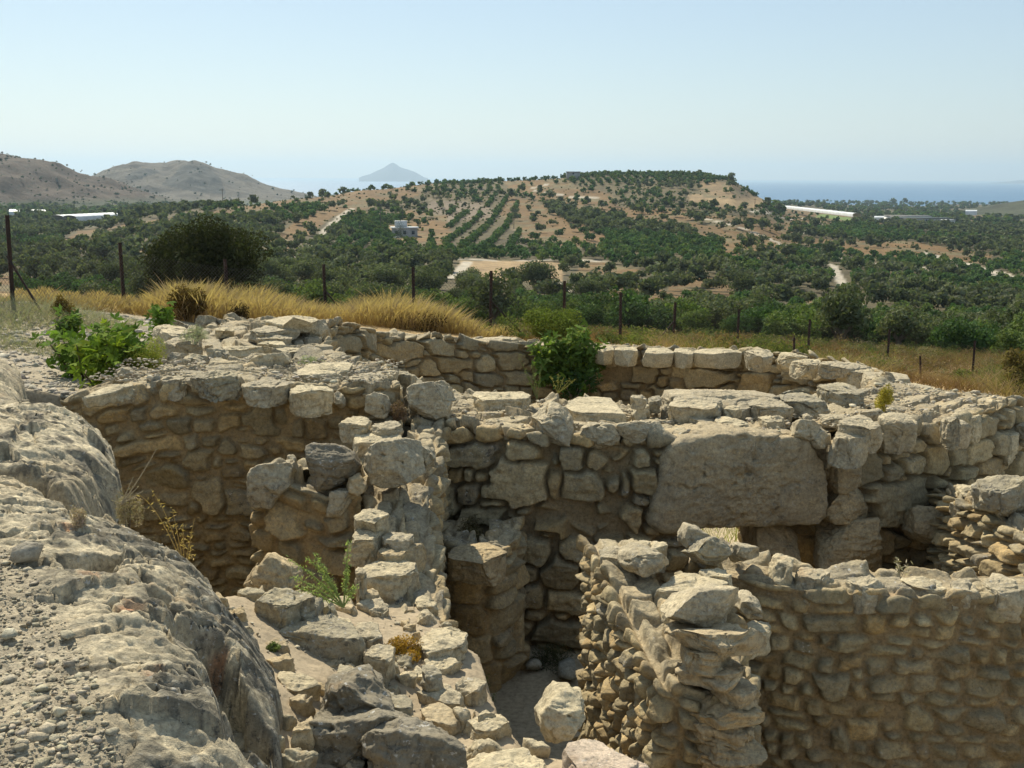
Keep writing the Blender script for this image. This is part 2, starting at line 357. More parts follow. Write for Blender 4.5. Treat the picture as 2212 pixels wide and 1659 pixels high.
def trace_rock(kind, key, lv, thick, tint, pts, tilt=None, **kw):
    """kind T: outline seen on a level plane z=lv; V: outline seen on an upright plane y=lv"""
    _sd[0] += 1; xs, ys = tr(key, [p[0] for p in pts], [p[1] for p in pts])
    if kind == 'T':
        P = onz(xs, ys, lv); nrm = np.array([0,0,1.])
        if P[:,0].std() > 0:
            P[:,2] += 0
    else:
        P = ony(xs, ys, lv); nrm = np.array([0,-1.,.0])
        P[:,1] += .25*(P[:,2]-P[:,2].min()); nrm = np.array([0,-1.,.25])
    t_, al = TINTS[tint]; 
    return rock_mesh(P, nrm, thick, kw.pop('seed', _sd[0]), tint=t_, al=al, **kw)
# ------------------------------------------------------------------ ground shape of the site
class TPS:
    def __init__(s, pts, reg=.02):
        p = np.array(pts, float); s.x = p[:,:2]; n = len(p); K = s.k(s.x)+reg*np.eye(n); Pm = np.hstack([np.ones((n,1)), s.x])
        A = np.zeros((n+3,n+3)); A[:n,:n] = K; A[:n,n:] = Pm; A[n:,:n] = Pm.T; s.w = np.linalg.solve(A, np.concatenate([p[:,2], np.zeros(3)]))
    def k(s, q):
        r2 = ((q[:,None]-s.x[None])**2).sum(-1)+1e-12; return .5*r2*np.log(r2)
    def __call__(s, X, Y):
        X = np.asarray(X, float); sh = X.shape; q = np.stack([X.ravel(), np.asarray(Y, float).ravel()], 1); o = np.zeros(len(q))
        for i in range(0, len(q), 60000):
            c = q[i:i+60000]; o[i:i+60000] = s.k(c)@s.w[:-3]+np.hstack([np.ones((len(c),1)), c])@s.w[-3:]
        return o.reshape(sh)
def sdist(poly, X, Y):
    """signed distance to polygon, negative inside"""
    poly = np.asarray(poly, float); sh = X.shape; x = X.ravel(); y = Y.ravel(); d = np.full(len(x), 1e9); ins = np.zeros(len(x), bool)
    for a, b in zip(poly, np.roll(poly, -1, 0)):
        e = b-a; t = np.clip(((x-a[0])*e[0]+(y-a[1])*e[1])/(e@e+1e-12), 0, 1)
        d = np.minimum(d, (x-a[0]-t*e[0])**2+(y-a[1]-t*e[1])**2)
        c = ((a[1] > y) != (b[1] > y)); xx = a[0]+(y-a[1])*e[0]/(e[1] if abs(e[1]) > 1e-12 else 1e-12); ins ^= c & (x < xx)
    return (np.sqrt(d)*np.where(ins, -1, 1)).reshape(sh)
def heightfield(x0, x1, y0, y1, st, zf):
    xs = np.arange(x0, x1, st); ys = np.arange(y0, y1, st); X, Y = np.meshgrid(xs, ys, indexing='ij')
    return X, Y, zf(X, Y), gridq(len(xs), len(ys))
TC = np.array([1.25, 14.6]); RO = 5.5; TT = 1.67
FENCE = [(-160,470,690,16),(25,465,660,17.5),(267,524,672,20),(493,560,690,21.5),(703,571,695,23),(895,577,705,24),(1060,585,727,24.5),(1218,607,735,25),(1340,632,737,26),(1455,653,742,27),(1593,668,752,28.5),(1746,690,772,30),(1917,711,797,31),(2102,736,815,31),(2290,765,840,32)]
FP = []
for px, t_, b_, d in FENCE:
    v = ony(px, b_, 1.); k = d/np.hypot(v[0], 1.); FP.append((v[0]*k, k, CZ+(v[2]-CZ)*k))
FLOOR = -2.15
CP = [(-6,8,.45),(-9,8,.6),(-4.5,10.5,.05),(-5,12,.0),(-8,13,.35),(-9,17,.2),(-6,17.5,-.15),(-14,18,.4),(-3.2,20.5,-.6),(-5,22,-.6),(-12,10,.7),(-4,3,.55),(-8,3,.6),(-12,3,.7),
      (1.2,20.8,-1.15),(4,20.5,-1.2),(7.3,16.5,-1.3),(7.5,12,-1.3),(12,15,-1.6),(10,20,-1.9),(14,10,-1.6),(7,7,-1.3),(9,3,-1.3),(6,1,-1.2),(-8,-3,.6),(0,-3,.5),(8,-3,-.9),(20,20,-2.9),(-20,24,.3)]+[tuple(p) for p in FP]
G0 = TPS(CP)
EXC = [(-4.9,8.7),(-4.6,9.9),(-1.2,10.4),(4.2,10.8),(5.2,9.6),(4.4,5),(4.6,2.5),(3,1.6),(-.2,1.8),(-.9,2.5),(-1.3,4.6),(-1.9,5.6),(-2.6,6.6),(-3.7,7.6)]
def ground_z(X, Y):
    z = G0(X, Y); z = z+.05*fbm(np.stack([X, Y, X*0], -1), .5, 4)+.02*fbm(np.stack([X, Y, X*0], -1), 2.5, 4)
    e = sdist(EXC, X, Y)+.1*fbm(np.stack([X, Y, X*0+3], -1), 1.5, 3); k = 1-sm(e, -.12, .12)
    z = z*(1-k)+(FLOOR+.03*fbm(np.stack([X, Y, X*0+5], -1), 2, 4))*k
    r = np.hypot(X-TC[0], Y-TC[1]); k = 1-sm(r, 4.3, 4.6)
    return z*(1-k)+(-2.05+.04*fbm(np.stack([X, Y, X*0], -1), 1.3, 4)+.25*sm(r, 2.6, 3.9))*k
if PARTS['site']:
    X, Y, Z, Q = heightfield(-16, 16, -1.5, 24, .05, ground_z)
    P = np.stack([X, Y, Z], -1); n1 = fbm(P, .8, 4); n2 = fbm(P, 5, 3)
    c = np.array([.44,.36,.24])*(1+.25*n1[...,None]+.15*n2[...,None])
    dry = sm(Y+1.5*n1, 16.5, 19)[...,None]; c = c*(1-dry)+np.array([.40,.27,.12])*(1+.3*n2[...,None])*dry
    lf = (sm(-X, 3.5, 5)*sm(Y, 7, 9)*(1-dry[...,0]))[...,None]; c = c*(1-lf*.6)+np.array([.30,.26,.19])*(1+.45*n2[...,None])*lf*.6
    al = np.where(Y > 15, .1, .35)
    r = np.hypot(X, Y); k2 = (r.ravel()[Q].min(1) < 24)
    m = N('dry_soil'); a = m.attr(); nn = m.noise(22, 6, .7); n3 = m.noise(90, 4, .7)
    m.l(m.mix(1., a.outputs[0], m.ramp(nn, [(.3, .62), (.5, 1.), (.7, 1.3)]), 'MULTIPLY'), m.b.inputs['Base Color'])
    m.bump(nn, .7, .03); m.bump(n3, .6, .01); M_SOIL = m.m
    link('ground', mesh('ground', P, Q[k2][:, ::-1] if False else Q[k2], None, np.concatenate([c, np.zeros_like(c[...,:1])+al[...,None]], -1)), M_SOIL, kind='structure')
# ------------------------------------------------------------------ the walls
def arc(c, r, a0, a1, n=200): a = np.radians(np.linspace(a0, a1, n)); return np.stack([c[0]+r*np.sin(a), c[1]-r*np.cos(a)], 1)
SC = .92 if not globals().get('DRAFT') else 2.2
def nonuni(L, lims):
    u = [0.]; 
    while u[-1] < L:
        st = [s for a, s in lims if a > u[-1]][0]; u.append(u[-1]+st)
    return np.array(u)
THOLOS = empty('round_tomb_wall', (TC[0], TC[1], -2.1), label='ruined circular tomb wall of rough limestone blocks with a low doorway under a huge lintel', cat='stone wall')
A0, A1 = 19.5, 363.6
ang_t = np.array([0,50,62,76,90,120,150,180,205,222,236,248,262,285,310,330,364]); z_t = np.array([-.09,-.11,-.48,-1.08,-1.28,-1.25,-1.05,-.95,-.80,-.55,-.40,-.05,.12,.12,.06,-.04,-.09])
z_i = np.array([-.18,-.20,-.28,-.40,-.42,-.56,-.70,-.76,-.62,-.42,-.36,-.05,.12,.12,.04,-.10,-.18])
if PARTS['site']:
    path = arc(TC, RO, A0, A1, 900); L = RO*math.radians(A1-A0)
    zt = (RO*np.radians(ang_t-A0), z_t); zin_ = (RO*np.radians(ang_t-A0), z_i); ua = lambda a: RO*math.radians(a-A0)
    W = Wall(path, zt, FLOOR, TT, zbb=-2.0, seed=11, dus=nonuni(L, [(ua(62), .0135*SC), (ua(90), .02*SC), (ua(235), .026*SC), (ua(300), .024*SC), (ua(318), .03*SC), (1e9, .0135*SC)]), rnd=.06, zin=zin_)
    W.add_px('5', [(820,690,310,210),(1100,745,230,190),(1215,710,90,190),(1400,740,300,180),(1010,795,110,130),(850,850,140,110),(1030,900,220,120),(1265,890,210,110),(1450,895,140,80),(1400,840,90,40),
        (1165,1045,340,160),(1475,1005,260,110),(1440,1225,390,300),(1690,1235,100,230),(1940,1250,420,205),(1700,1060,80,150),(1790,1060,200,170),(2045,1065,300,150),(1050,1180,100,130),(1125,1160,80,110),
        (1215,1180,120,70),(1130,1290,150,130),(1300,1350,200,80),(1490,1415,150,70),(1780,1440,390,190),(1440,1490,220,120),(2110,1440,240,240),(980,1290,160,170),(1230,1430,260,130),(900,1060,160,250),(2180,1240,120,200)])
    W.add_px('8', [(1445,165,190,120),(1760,120,370,210),(2060,100,240,190),(1630,215,150,50),(1570,320,170,150),(1810,310,170,120),(1720,465,230,180),(1540,460,90,130),(1550,610,170,190),(1800,640,330,160),(1930,450,160,170),(1780,820,420,180),(1500,790,100,120),(1930,320,90,120)])
    W.add_px('6', [(80,750,170,130),(230,740,110,120),(240,870,190,160),(130,1045,220,190),(60,890,130,160),(60,1180,200,70),(220,1165,170,60),(1085,590,180,90),(1225,685,120,100),(1190,800,40,80),(1330,775,240,220),(1400,620,140,110),
        (1560,575,190,170),(1510,820,110,100),(1620,780,130,110),(1560,710,110,60),(1640,670,90,90),(1475,740,50,80),(1745,750,130,160),(1730,600,110,110),(1850,570,150,150),(1990,570,120,130),(1850,730,90,110),(1980,690,110,130),
        (1290,925,160,40),(1320,1020,230,110),(1540,950,370,210),(1760,870,110,70),(1890,660,80,30),(1900,820,120,70),(2050,780,140,110),(2110,660,140,130),(2180,760,60,120),(1850,900,120,70),(1370,1190,560,190),(1700,1130,190,130),(1690,1260,170,110),(1840,1250,130,150)], H=.065)
    W.add_px('5', [(60,200,200,180),(440,270,160,140),(300,290,130,120),(660,350,310,130),(910,300,240,115),(1120,300,170,100),(1340,300,260,95),(1025,430,240,95),(835,455,120,100),(1230,420,170,100),(1400,400,240,120),
        (1240,540,220,90),(1020,530,120,70),(860,530,160,55),(1440,520,170,90),(1640,430,200,110),(1780,360,220,110),(2030,360,120,150),(2090,490,190,85),(2180,360,180,90),(1930,490,100,90)], 'b', H=.05)
    W.add_px('6', [(130,190,120,80),(290,215,180,100),(430,210,110,100),(600,220,250,110),(810,230,180,130),(80,300,160,65),(235,295,160,90),(540,320,350,100),(810,340,180,110),(930,335,70,35),(170,360,140,30),(330,390,180,60),(550,390,120,40),(680,410,190,50),(40,370,100,60),(1030,290,120,130),(1140,310,110,80),(1250,300,130,60)], 'b', H=.05)
    rs = W.rs
    c = coursed(rs, 0, L, -2.2, -.0, (.12,.26), (.16,.42), .1)                 # outer face
    c += coursed(rs, 0, L, .05, TT-.05, (.2,.5), (.25,.6), .3)                # top
    c += coursed(rs, 0, L, TT, TT+2.2, (.15,.27), (.22,.55), .05)             # inner face
    W.fill(c, H=.036)
    V, Q, col = W.build(ds=.0145*SC, gap=.009, bev=.014, wth=(.05,.5), topwth=.45, jd=.07, ext=1.32, mort=np.array([.30,.23,.135]))
    part('masonry', V, M_STONE, THOLOS, Q, col=col)
    for k_, (an, sg) in enumerate(((A0, -1), (A1, 1))):            # the two faces of the doorway passage
        a_ = math.radians(an); o_ = TC+(RO+.02)*np.array([sin(a_), -cos(a_)]); i_ = TC+(RO-TT-.02)*np.array([sin(a_), -cos(a_)])
        W2 = Wall(np.array([i_, o_]) if sg > 0 else np.array([i_, o_])[::-1] if False else (np.array([i_, o_]) if sg < 0 else np.array([o_, i_])), -.9, FLOOR, .1, seed=15+k_, du=.02*SC); W2.fill(coursed(W2.rs, 0, W2.L, -1.3, 0, (.2,.4), (.3,.6)), H=.03)
        V, Q, col = W2.build(ds=.02*SC, warm=2.); part('door_jamb', V, M_STONE, THOLOS, Q, col=col)
def simple_wall(name, path, zt, zb, T, seed, label, px=(), hr=(.08,.17), wr=(.12,.34), H=.04, k=2, back=None, parent=None, du=.013, pname='masonry', **b):
    W = Wall(chaikin(path, k), zt, zb, T, zbb=back, seed=seed, du=du*SC, rnd=b.pop('rnd', .06), batter=b.pop('batter', 0))
    for key, rows in px: W.add_px(key, rows, 'f', H=b.get('Hp', H))
    b.pop('Hp', None)
    W.fill(coursed(W.rs, 0, W.L, -2.3, 0, hr, wr, .12)+coursed(W.rs, 0, W.L, .03, T, (.12,.25), (.15,.4), .3)+(coursed(W.rs, 0, W.L, T, T+2.3, hr, wr) if back is not None else []), H=H)
    V, Q, col = W.build(ds=du*SC, **b); P = W.P
    if parent is None: parent = empty(name, (P[len(P)//2][0], P[len(P)//2][1], zb), label=label, cat='stone wall')
    part(pname, V, M_STONE, parent, Q, col=col); return parent
if PARTS['site']:
    B4 = [(740,650,470,165,.12),(1020,590,60,130),(1120,600,140,130),(1440,570,340,185),(1770,620,330,150),(2070,640,290,150),(760,760,190,120),(920,760,120,100),(1110,740,190,90),(1330,730,260,60),(1530,800,150,140),(1730,800,220,210),(1850,770,90,120),(1200,830,140,110),(990,845,190,80),(1350,830,130,80),(1010,970,460,110),(1530,970,140,110),(1400,950,130,80),(1680,1010,180,100),(1830,990,130,80),(1610,935,150,40),(1310,1060,200,130),(1170,1070,80,50),(960,1100,200,60),(1440,1080,80,70),(1540,1140,120,90),(1110,1170,260,130),(1540,1070,140,40),(1390,1300,220,200),(1580,1340,180,200),(1330,1180,100,40),(1150,1330,200,90),(1050,1400,250,100),(1990,860,90,120),(2100,870,150,180),(2020,740,70,60),(2150,760,90,50)]
    WB = simple_wall('chamber_back_wall', [(-4.15,9.45),(-3,9.42),(-2,9.5),(-1.05,9.72)], (np.array([0,.15,.9,1.6,2.3,3.2]), np.array([.16,.2,.32,.35,.27,.27])), FLOOR, 1.25, 21,
        'tall shaded stone wall at the back of the left-hand chamber', [('4', B4)], hr=(.07,.16), wr=(.14,.36), H=.034, jd=.022, gap=.009, wth=(.05,.5), topwth=.6, warm=1.6)
    WC = simple_wall('spur_wall', [(-1.32,9.6),(-1.22,8.2),(-1.05,7.1),(-.92,6.35),(-.88,5.85),(-.35,5.85),(-.42,6.35),(-.57,7.1),(-.62,8.2),(-.62,9.6)],
        (np.array([0,1.5,2.5,3.3,3.8,4.4,4.9,5.6,6.7,8.1]), np.array([-.02,-.05,-.3,-.46,-.52,-.52,-.46,-.3,-.08,-.02])), FLOOR, .30, 31,
        'narrow stepped stone wall running from the round tomb towards the camera', hr=(.09,.18), wr=(.15,.35), H=.03, wth=(.1,.4), topwth=.35, warm=1.3)
    D4 = [(1770,1210,240,190),(1500,1350,120,120)]; D5 = [(130,1350,160,140),(360,1250,110,150),(500,1330,150,80),(80,1500,180,90),(250,1480,160,130)]
    WD = simple_wall('cross_wall', [(-1.1,8.0),(-1.9,8.0),(-1.95,7.5),(-1.1,7.42)], (np.array([0,.8,1.3,1.7,2.2]), np.array([-.02,-.02,-.0,-.14,-.04])), FLOOR, .27, 41,
        'short shaded cross wall with mortared boulders on top, left of the spur wall', [('4', D4), ('5', D5)], hr=(.12,.22), wr=(.2,.4), H=.035, wth=(.1,.5), topwth=.3, gap=.012, warm=1.5)
    WE = simple_wall('round_buttress', [(-.68,9.2),(-.7,8.75),(-.5,8.42),(-.28,8.36),(-.06,8.42),(.1,8.75),(.08,9.2)], -.86, FLOOR, .30, 51,
        'stumpy rounded stone buttress with a flat top against the tomb wall', hr=(.16,.3), wr=(.25,.5), H=.018, wth=(.3,.8), topwth=.8, warm=1.7)
    WP = simple_wall('wall_stub', [(.52,6.9),(.6,6.3),(.73,5.5),(.80,5.15),(1.32,5.2),(1.34,5.7),(1.36,6.5)], (np.array([0,.6,1.5,1.9,2.3,3.6]), np.array([-.26,-.28,-.42,-.52,-.55,-.34])), FLOOR, .3, 61,
        'thick broken end of wall with jagged sunlit stones on its left face', hr=(.06,.14), wr=(.08,.24), H=.047, wth=(.05,.3), topwth=.25, gap=.006, bev=.018, k=2, warm=1.2, du=.0105)
    R9 = [(870,360,200,90),(1000,330,110,120),(930,430,260,50),(1100,400,70,130),(1230,470,190,130),(1450,440,240,120),(1230,620,290,80),(1470,620,130,90),(1590,610,90,100),(1030,620,120,90),(1340,720,180,80),(1225,700,90,60),(1600,715,140,60),(1760,740,170,60),(1960,715,180,50),(1930,610,110,50),(2090,580,120,110),(1720,600,130,70),(1960,670,130,40),(1380,885,80,80),(1380,960,100,80),(1260,930,200,120),(1640,450,130,80),(1900,470,160,70),(2090,480,220,90),(1700,1110,160,120),(2010,1110,200,110),(1290,1200,100,100),(1420,1150,150,110)]
    WR = simple_wall('partition_wall', [(1.2,6.6),(1.5,6.38),(1.9,6.2),(2.6,6.08),(3.4,6.05),(4.4,6.15)], (np.array([0,.5,.8,3.2]), np.array([-.31,-.33,-.33,-.3])), FLOOR, .42, 71,
        'long low wall of small rough stones in deep mortar, shaded, crossing the lower right', [('9', R9)], hr=(.06,.125), wr=(.09,.30), H=.030, mort=np.array([.30,.225,.13]), jd=.010, Hp=.034, back=FLOOR, wth=(.05,.35), topwth=.3, gap=.008, bev=.02, warm=1.6, du=.0100)
    WQ = simple_wall('right_cross_wall', [(4.3,10.2),(3.9,9.1),(3.72,7.9),(3.8,6.1)], (np.array([0,1.1,2.3,4.2]), np.array([-.85,-.58,-.34,-.3])), FLOOR, .5, 81,
        'wall of thin slanting courses catching the sun at the right edge', hr=(.06,.13), wr=(.14,.4), H=.075, wth=(.05,.3), topwth=.3, bev=.022, warm=1.2)
# ------------------------------------------------------------------ bedrock on the left and the rubble platform in front
BED_EDGE = [(60,872,.40),(200,905,.42),(255,950,.42),(266,1010,.42),(262,1090,.38),(322,1152,.30),(385,1196,.26),(440,1206,.25),(500,1248,.18),(512,1300,.1),(548,1375,.05),(600,1440,.03),(622,1500,.04),(612,1580,.06),(600,1660,.1),(560,1900,.2)]
def zmap(lst): a = np.array(lst, float); return np.array([onz(x, y, z) for x, y, z in a])
BEDP = zmap(BED_EDGE)
BED_IN = zmap([(0,655,.40),(0,700,.45),(0,760,.48),(100,820,.45),(0,830,.55),(0,900,.60),(100,900,.62),(160,940,.60),(0,1000,.62),(0,1150,.62),(0,1400,.60),(0,1659,.60),(130,975,.60),(210,1010,.52),(60,1060,.60),(130,1100,.60),(200,1130,.54),(250,1200,.52),(340,1330,.50),(430,1450,.47),(500,1560,.44),(540,1640,.42),
  (300,1500,.60),(150,1300,.60),(300,1170,.44),(400,1260,.38),(450,1300,.30),(480,1380,.32),(520,1450,.26),(555,1520,.2),(150,1560,.60),(100,1450,.58)])
bed_poly = np.vstack([BEDP[:,:2], [[-.75,1.4],[-.75,-1],[-9,-1],[-9,6],[-7.5,12.5],[-6.6,11.2],[-4.6,9.8]]])
BT = TPS(np.vstack([BED_IN, BEDP, [[-9,0,.7],[-9,6,.6],[-7.5,12.5,.35],[-5.6,10.4,.3],[-.8,0,.5]]]), .03)
def facets(X, Y, size, tilt, off, seed):
    i0 = np.floor(X/size).astype(np.int64); j0 = np.floor(Y/size).astype(np.int64); bd = np.full(X.shape, 1e9); out = np.zeros(X.shape)
    for di in (-1, 0, 1):
        for dj in (-1, 0, 1):
            i = i0+di; j = j0+dj; cx = (i+.5+.45*_h(i, j, 0*i+seed))*size; cy = (j+.5+.45*_h(i, j, 0*i+seed+1))*size; d = (X-cx)**2+(Y-cy)**2
            v = _h(i, j, 0*i+seed+2)*off+_h(i, j, 0*i+seed+3)*tilt*(X-cx)+_h(i, j, 0*i+seed+4)*tilt*(Y-cy); k = d < bd; bd = np.where(k, d, bd); out = np.where(k, v, out)
    return out
def bed_z(X, Y):
    P = np.stack([X, Y, X*0], -1); z = BT(X, Y)
    Pr = np.stack([X*.82+Y*.57, -X*.57+Y*.82, X*0], -1)
    smooth = sm(sdist([tuple(onz(x, y, .6)[:2]) for x, y in [(-300,1250),(40,1200),(100,1300),(180,1420),(230,1560),(330,1700),(-500,1750)]], X, Y), -.1, .15)
    e0 = sdist(bed_poly, X, Y); sh = sm(e0, -.8, -.3)*sm(-Y, -5.4, -4.4); n = sh*(.06*ridge(Pr*np.array([.5,1.5,1]), 2.2, 4)+.022*ridge(P, 6.5, 4))+.045*ridge(Pr*np.array([.6,2,1]), .9, 4)+.025*fbm(P, 2.2, 5, .6)
    wx = X*.82+Y*.57+.05*fbm(P, 4, 3); wy = (-X*.57+Y*.82)*1.7+.05*fbm(P, 4, 3, off=4.); n = n+facets(wx, wy, .50, .20, .035, 5)+facets(wx, wy, .17, .16, .008, 15)+facets(wx, wy, .06, .18, .0015, 25)
    lay = fbm(P, 1.1, 3)*2.2+z*3; st = (lay-np.floor(lay)); st = np.floor(lay)+sm(st, .35, .65); n = n+.035*(st-lay)
    cell = fbm(P, 6, 4, .6); n = n+.03*np.abs(cell)*-1+.014*ridge(Pr*np.array([.5,1.6,1]), 9, 4)
    pm = sm(fbm(P, 1.3, 3, off=21.), -.05, .3); n = n-.018*pm*sm(fbm(P, 8, 3), .22, .5)+.012*ridge(Pr*np.array([.35,2.2,1]), 5.5, 4)-.012*sm(fbm(P, 19, 3, off=7.), .25, .5)
    cr = np.abs(fbm(Pr*np.array([.7,1.5,1]), 1.6, 4, .6, off=3.)); n = n-.08*(1-sm(cr, 0, .03)); cr2 = np.abs(fbm(P, 3.1, 3, .55, off=13.)); n = n-.06*(1-sm(cr2, 0, .022))
    n = n*.68; z = z+n*(.15+.85*smooth)+.012*fbm(P, 26, 4, .7)
    # the big rounded hump by the chamber corner and the crevice below it
    h = onz(60, 935, .6); d = np.hypot((X-h[0])/.8, (Y-h[1])/.7); z = z+.04*sm(1.1-d, 0, .9)
    q = [onz(*a)[:2] for a in ((-60,1035,.6),(60,1030,.6),(160,1062,.58),(250,1010,.5))]
    for a, b in zip(q[:-1], q[1:]):
        e = b-a; t = np.clip(((X-a[0])*e[0]+(Y-a[1])*e[1])/(e@e), 0, 1); dd = np.hypot(X-a[0]-t*e[0], Y-a[1]-t*e[1])+.03*fbm(P, 4, 3); z = z-.20*(1-sm(dd, .0, .14))
    # dark stepped pockets along the right-hand shoulder
    for (x, y, zz, r, dp) in ((440,1370,.42,.12,.22),(500,1470,.38,.13,.30),(540,1560,.34,.12,.32),(470,1420,.40,.08,.2),(305,1170,.5,.07,.15),(190,1235,.55,.10,.08),(150,1200,.6,.1,.06),(235,1225,.5,.08,.14),(350,1290,.5,.07,.12),(420,1240,.35,.09,.12),(560,1640,.3,.12,.3)):
        c = onz(x, y, zz); dd = np.hypot(X-c[0], (Y-c[1])*.75)+.06*fbm(P, 5, 3, .6); z = z-1.4*dp*(1-sm(dd, r*.45, r*1.05))
    e = sdist(bed_poly, X, Y)+.07*fbm(P, 2.6, 4, .6)+.02*fbm(P, 12, 3)
    return z-10*np.clip(e+.05, 0, None)-.08*sm(e, -.2, -.04), e, smooth
RUB = [(505,1262,.0),(560,1262,-.12),(640,1272,-.2),(700,1290,-.32),(770,1290,-.38),(850,1295,-.42),(940,1290,-.45),(962,1335,-.43),(1030,1390,-.38),(1050,1450,-.38),(1068,1530,-.36),(1110,1560,-.35),(1150,1600,-.33),(1300,1625,-.3),(1440,1655,-.28)]
RP = zmap(RUB); rub_poly = np.vstack([RP[:,:2], [[1.0,3.3],[1.1,-.5],[-1.1,-.5],[-1.2,2.5],[-1.75,4.6]]])
RT = TPS(np.vstack([RP, zmap([(640,1350,-.12),(640,1500,-.08),(640,1640,-.08),(760,1400,-.24),(760,1560,-.24),(900,1400,-.36),(950,1500,-.35),(900,1600,-.32),(1100,1640,-.3),(1000,1659,-.3),(560,1330,-.03)]), [[0,1,-.2],[1,1,-.2],[-1,0,-.1],[.9,3,-.25]]]), .03)
def rub_z(X, Y):
    P = np.stack([X, Y, X*0+9], -1); z = RT(X, Y)-.028+.025*fbm(P, 3, 4)+.008*fbm(P, 14, 4)+.004*fbm(P, 50, 2)
    e = sdist(rub_poly, X, Y)+.04*fbm(P, 3.5, 3)
    return z-4.*np.clip(e, 0, None)-.05*sm(e, -.1, .03), e
if PARTS['site']:
    M_BED = stone_mat('weathered_bedrock', bumpd=.020, film=.35, con=1.5, speck=.40)
    st = .0135*SC
    def bed_part(x0, x1, y0, y1, st):
        xs = np.arange(x0, x1+st*.5, st); ys = np.arange(y0, y1+st*.5, st); X, Y = np.meshgrid(xs, ys, indexing='ij')
        Z, e, smo = bed_z(X, Y); P = np.stack([X, Y, Z], -1)
        gx, gy = np.gradient(Z, st); slope = np.hypot(gx, gy)
        n1 = fbm(P, 1.6, 4); n2 = fbm(P, 7, 4, .6)
        c = np.array([.63,.54,.375])*(1+.12*n1[...,None]+.18*n2[...,None])
        red = np.zeros_like(Z)
        for x, y, r in ((195,1268,.05),(285,1300,.05),(265,1315,.04),(330,1460,.05),(40,1190,.04),(250,1245,.04),(460,1285,.05),(150,1150,.05),(350,1440,.04)):
            q = onz(x, y, .56); red = np.maximum(red, 1-sm(np.hypot(X-q[0], Y-q[1])+.05*n2, r*.3, r))
        c = c*(1-red[...,None]*.85)+np.array([.50,.22,.10])*red[...,None]*.85
        gr = (1-smo)[...,None]; c = c*(1-gr)+np.array([.43,.37,.27])*(1+.25*n2[...,None])*gr
        brown = sm(fbm(P, .9, 3, off=5.), .1, .5)[...,None]*.5; c = c*(1-brown)+np.array([.42,.335,.21])*brown
        g1 = (sm(fbm(P, 4.2, 5, .72, off=51.), -.02, .09)*(.35+.65*smo))[...,None]*.6; c = c*(1-g1)+np.array([.36,.31,.215])*(1+.2*n2[...,None])*g1
        b1 = (sm(fbm(P, 9.5, 4, .72, off=33.), .13, .21)*sm(fbm(P, 1.7, 3, off=63.), -.25, .15)*smo)[...,None]*.8; c = c*(1-b1)+np.array([.10,.095,.08])*b1
        a = np.clip(.42+.9*n1+.3*n2+.9*sm(slope, 1.0, 3.0)*sm(-Y, -6.5, -5), 0, 1)*(1-.85*gr[...,0])
        # the shoulder facing right is black with lichen
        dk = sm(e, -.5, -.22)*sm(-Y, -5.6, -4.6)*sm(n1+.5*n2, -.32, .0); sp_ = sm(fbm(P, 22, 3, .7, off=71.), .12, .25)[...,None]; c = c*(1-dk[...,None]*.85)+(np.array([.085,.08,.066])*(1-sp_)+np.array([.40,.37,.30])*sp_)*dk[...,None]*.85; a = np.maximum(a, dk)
        Q = gridq(len(xs), len(ys)); k = (e.ravel()[Q].min(1) < .3) & (np.hypot(X, Y).ravel()[Q].min(1) > .7)
        return P.reshape(-1,3), Q[k], np.concatenate([c, a[...,None]], -1).reshape(-1,4)
    A = bed_part(-3.0, -.45, 1.2, 5.9, .0095*(SC/.82)); A2 = bed_part(-3.0, -.45, 5.9, 7.6, st); A3 = bed_part(-3.6, -3., 1.2, 7.6, .02)
    B = bed_part(-9.0, -3.6, 1.2, 12.8, .04)
    C = bed_part(-3.6, -.5, 7.6, 10.0, .04) 
    D = bed_part(-9, -.45, -1., 1.2, .06)
    off = 0; Vs = []; Qs = []; Cs = []
    for v, q, c in (A, A2, A3, B, C, D): Vs.append(v); Qs.append(q+off); Cs.append(c); off += len(v)
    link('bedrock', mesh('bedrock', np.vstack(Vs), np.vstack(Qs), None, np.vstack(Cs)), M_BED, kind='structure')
    xs = np.arange(-2.2, 1.5, st); ys = np.arange(-.5, 6.5, st); X, Y = np.meshgrid(xs, ys, indexing='ij'); Z, e = rub_z(X, Y); P = np.stack([X, Y, Z], -1)
    n2 = fbm(P, 5, 4, .6)[...,None]; c = np.array([.37,.295,.195])*(1+.2*n2); al = np.zeros_like(Z)+.05
    Q = gridq(len(xs), len(ys)); k = e.ravel()[Q].min(1) < .5
    M_EARTH = N('pale_earth_mortar'); a = M_EARTH.attr(); nn = M_EARTH.noise(30, 6, .75); M_EARTH.l(M_EARTH.mix(1., a.outputs[0], M_EARTH.ramp(nn, [(.3,.78),(.5,1.),(.7,1.15)]), 'MULTIPLY'), M_EARTH.b.inputs[0]); M_EARTH.bump(M_EARTH.noise(14, 6, .7), .6, .02); M_EARTH.bump(nn, .5, .008)
    RUBBLE = empty('rubble_wall', (-.3, 4.2, -.6), label='broad broken wall top of pale rubble and flat stones in the foreground', cat='stone wall')
    part('earth_core', P, M_EARTH.m, RUBBLE, Q[k], col=np.concatenate([c, al[...,None]], -1))
# ------------------------------------------------------------------ traced stones
R = []
def add(owner, kind, key, lv, th, tint, *pts, **kw): R.append((owner, kind, key, lv, th, tint, pts, kw))
Th, Sp, Dw, St, Rt, Qw, Rb, Bw = 'tholos','spur','cross','stub','part','qw','rub','back'
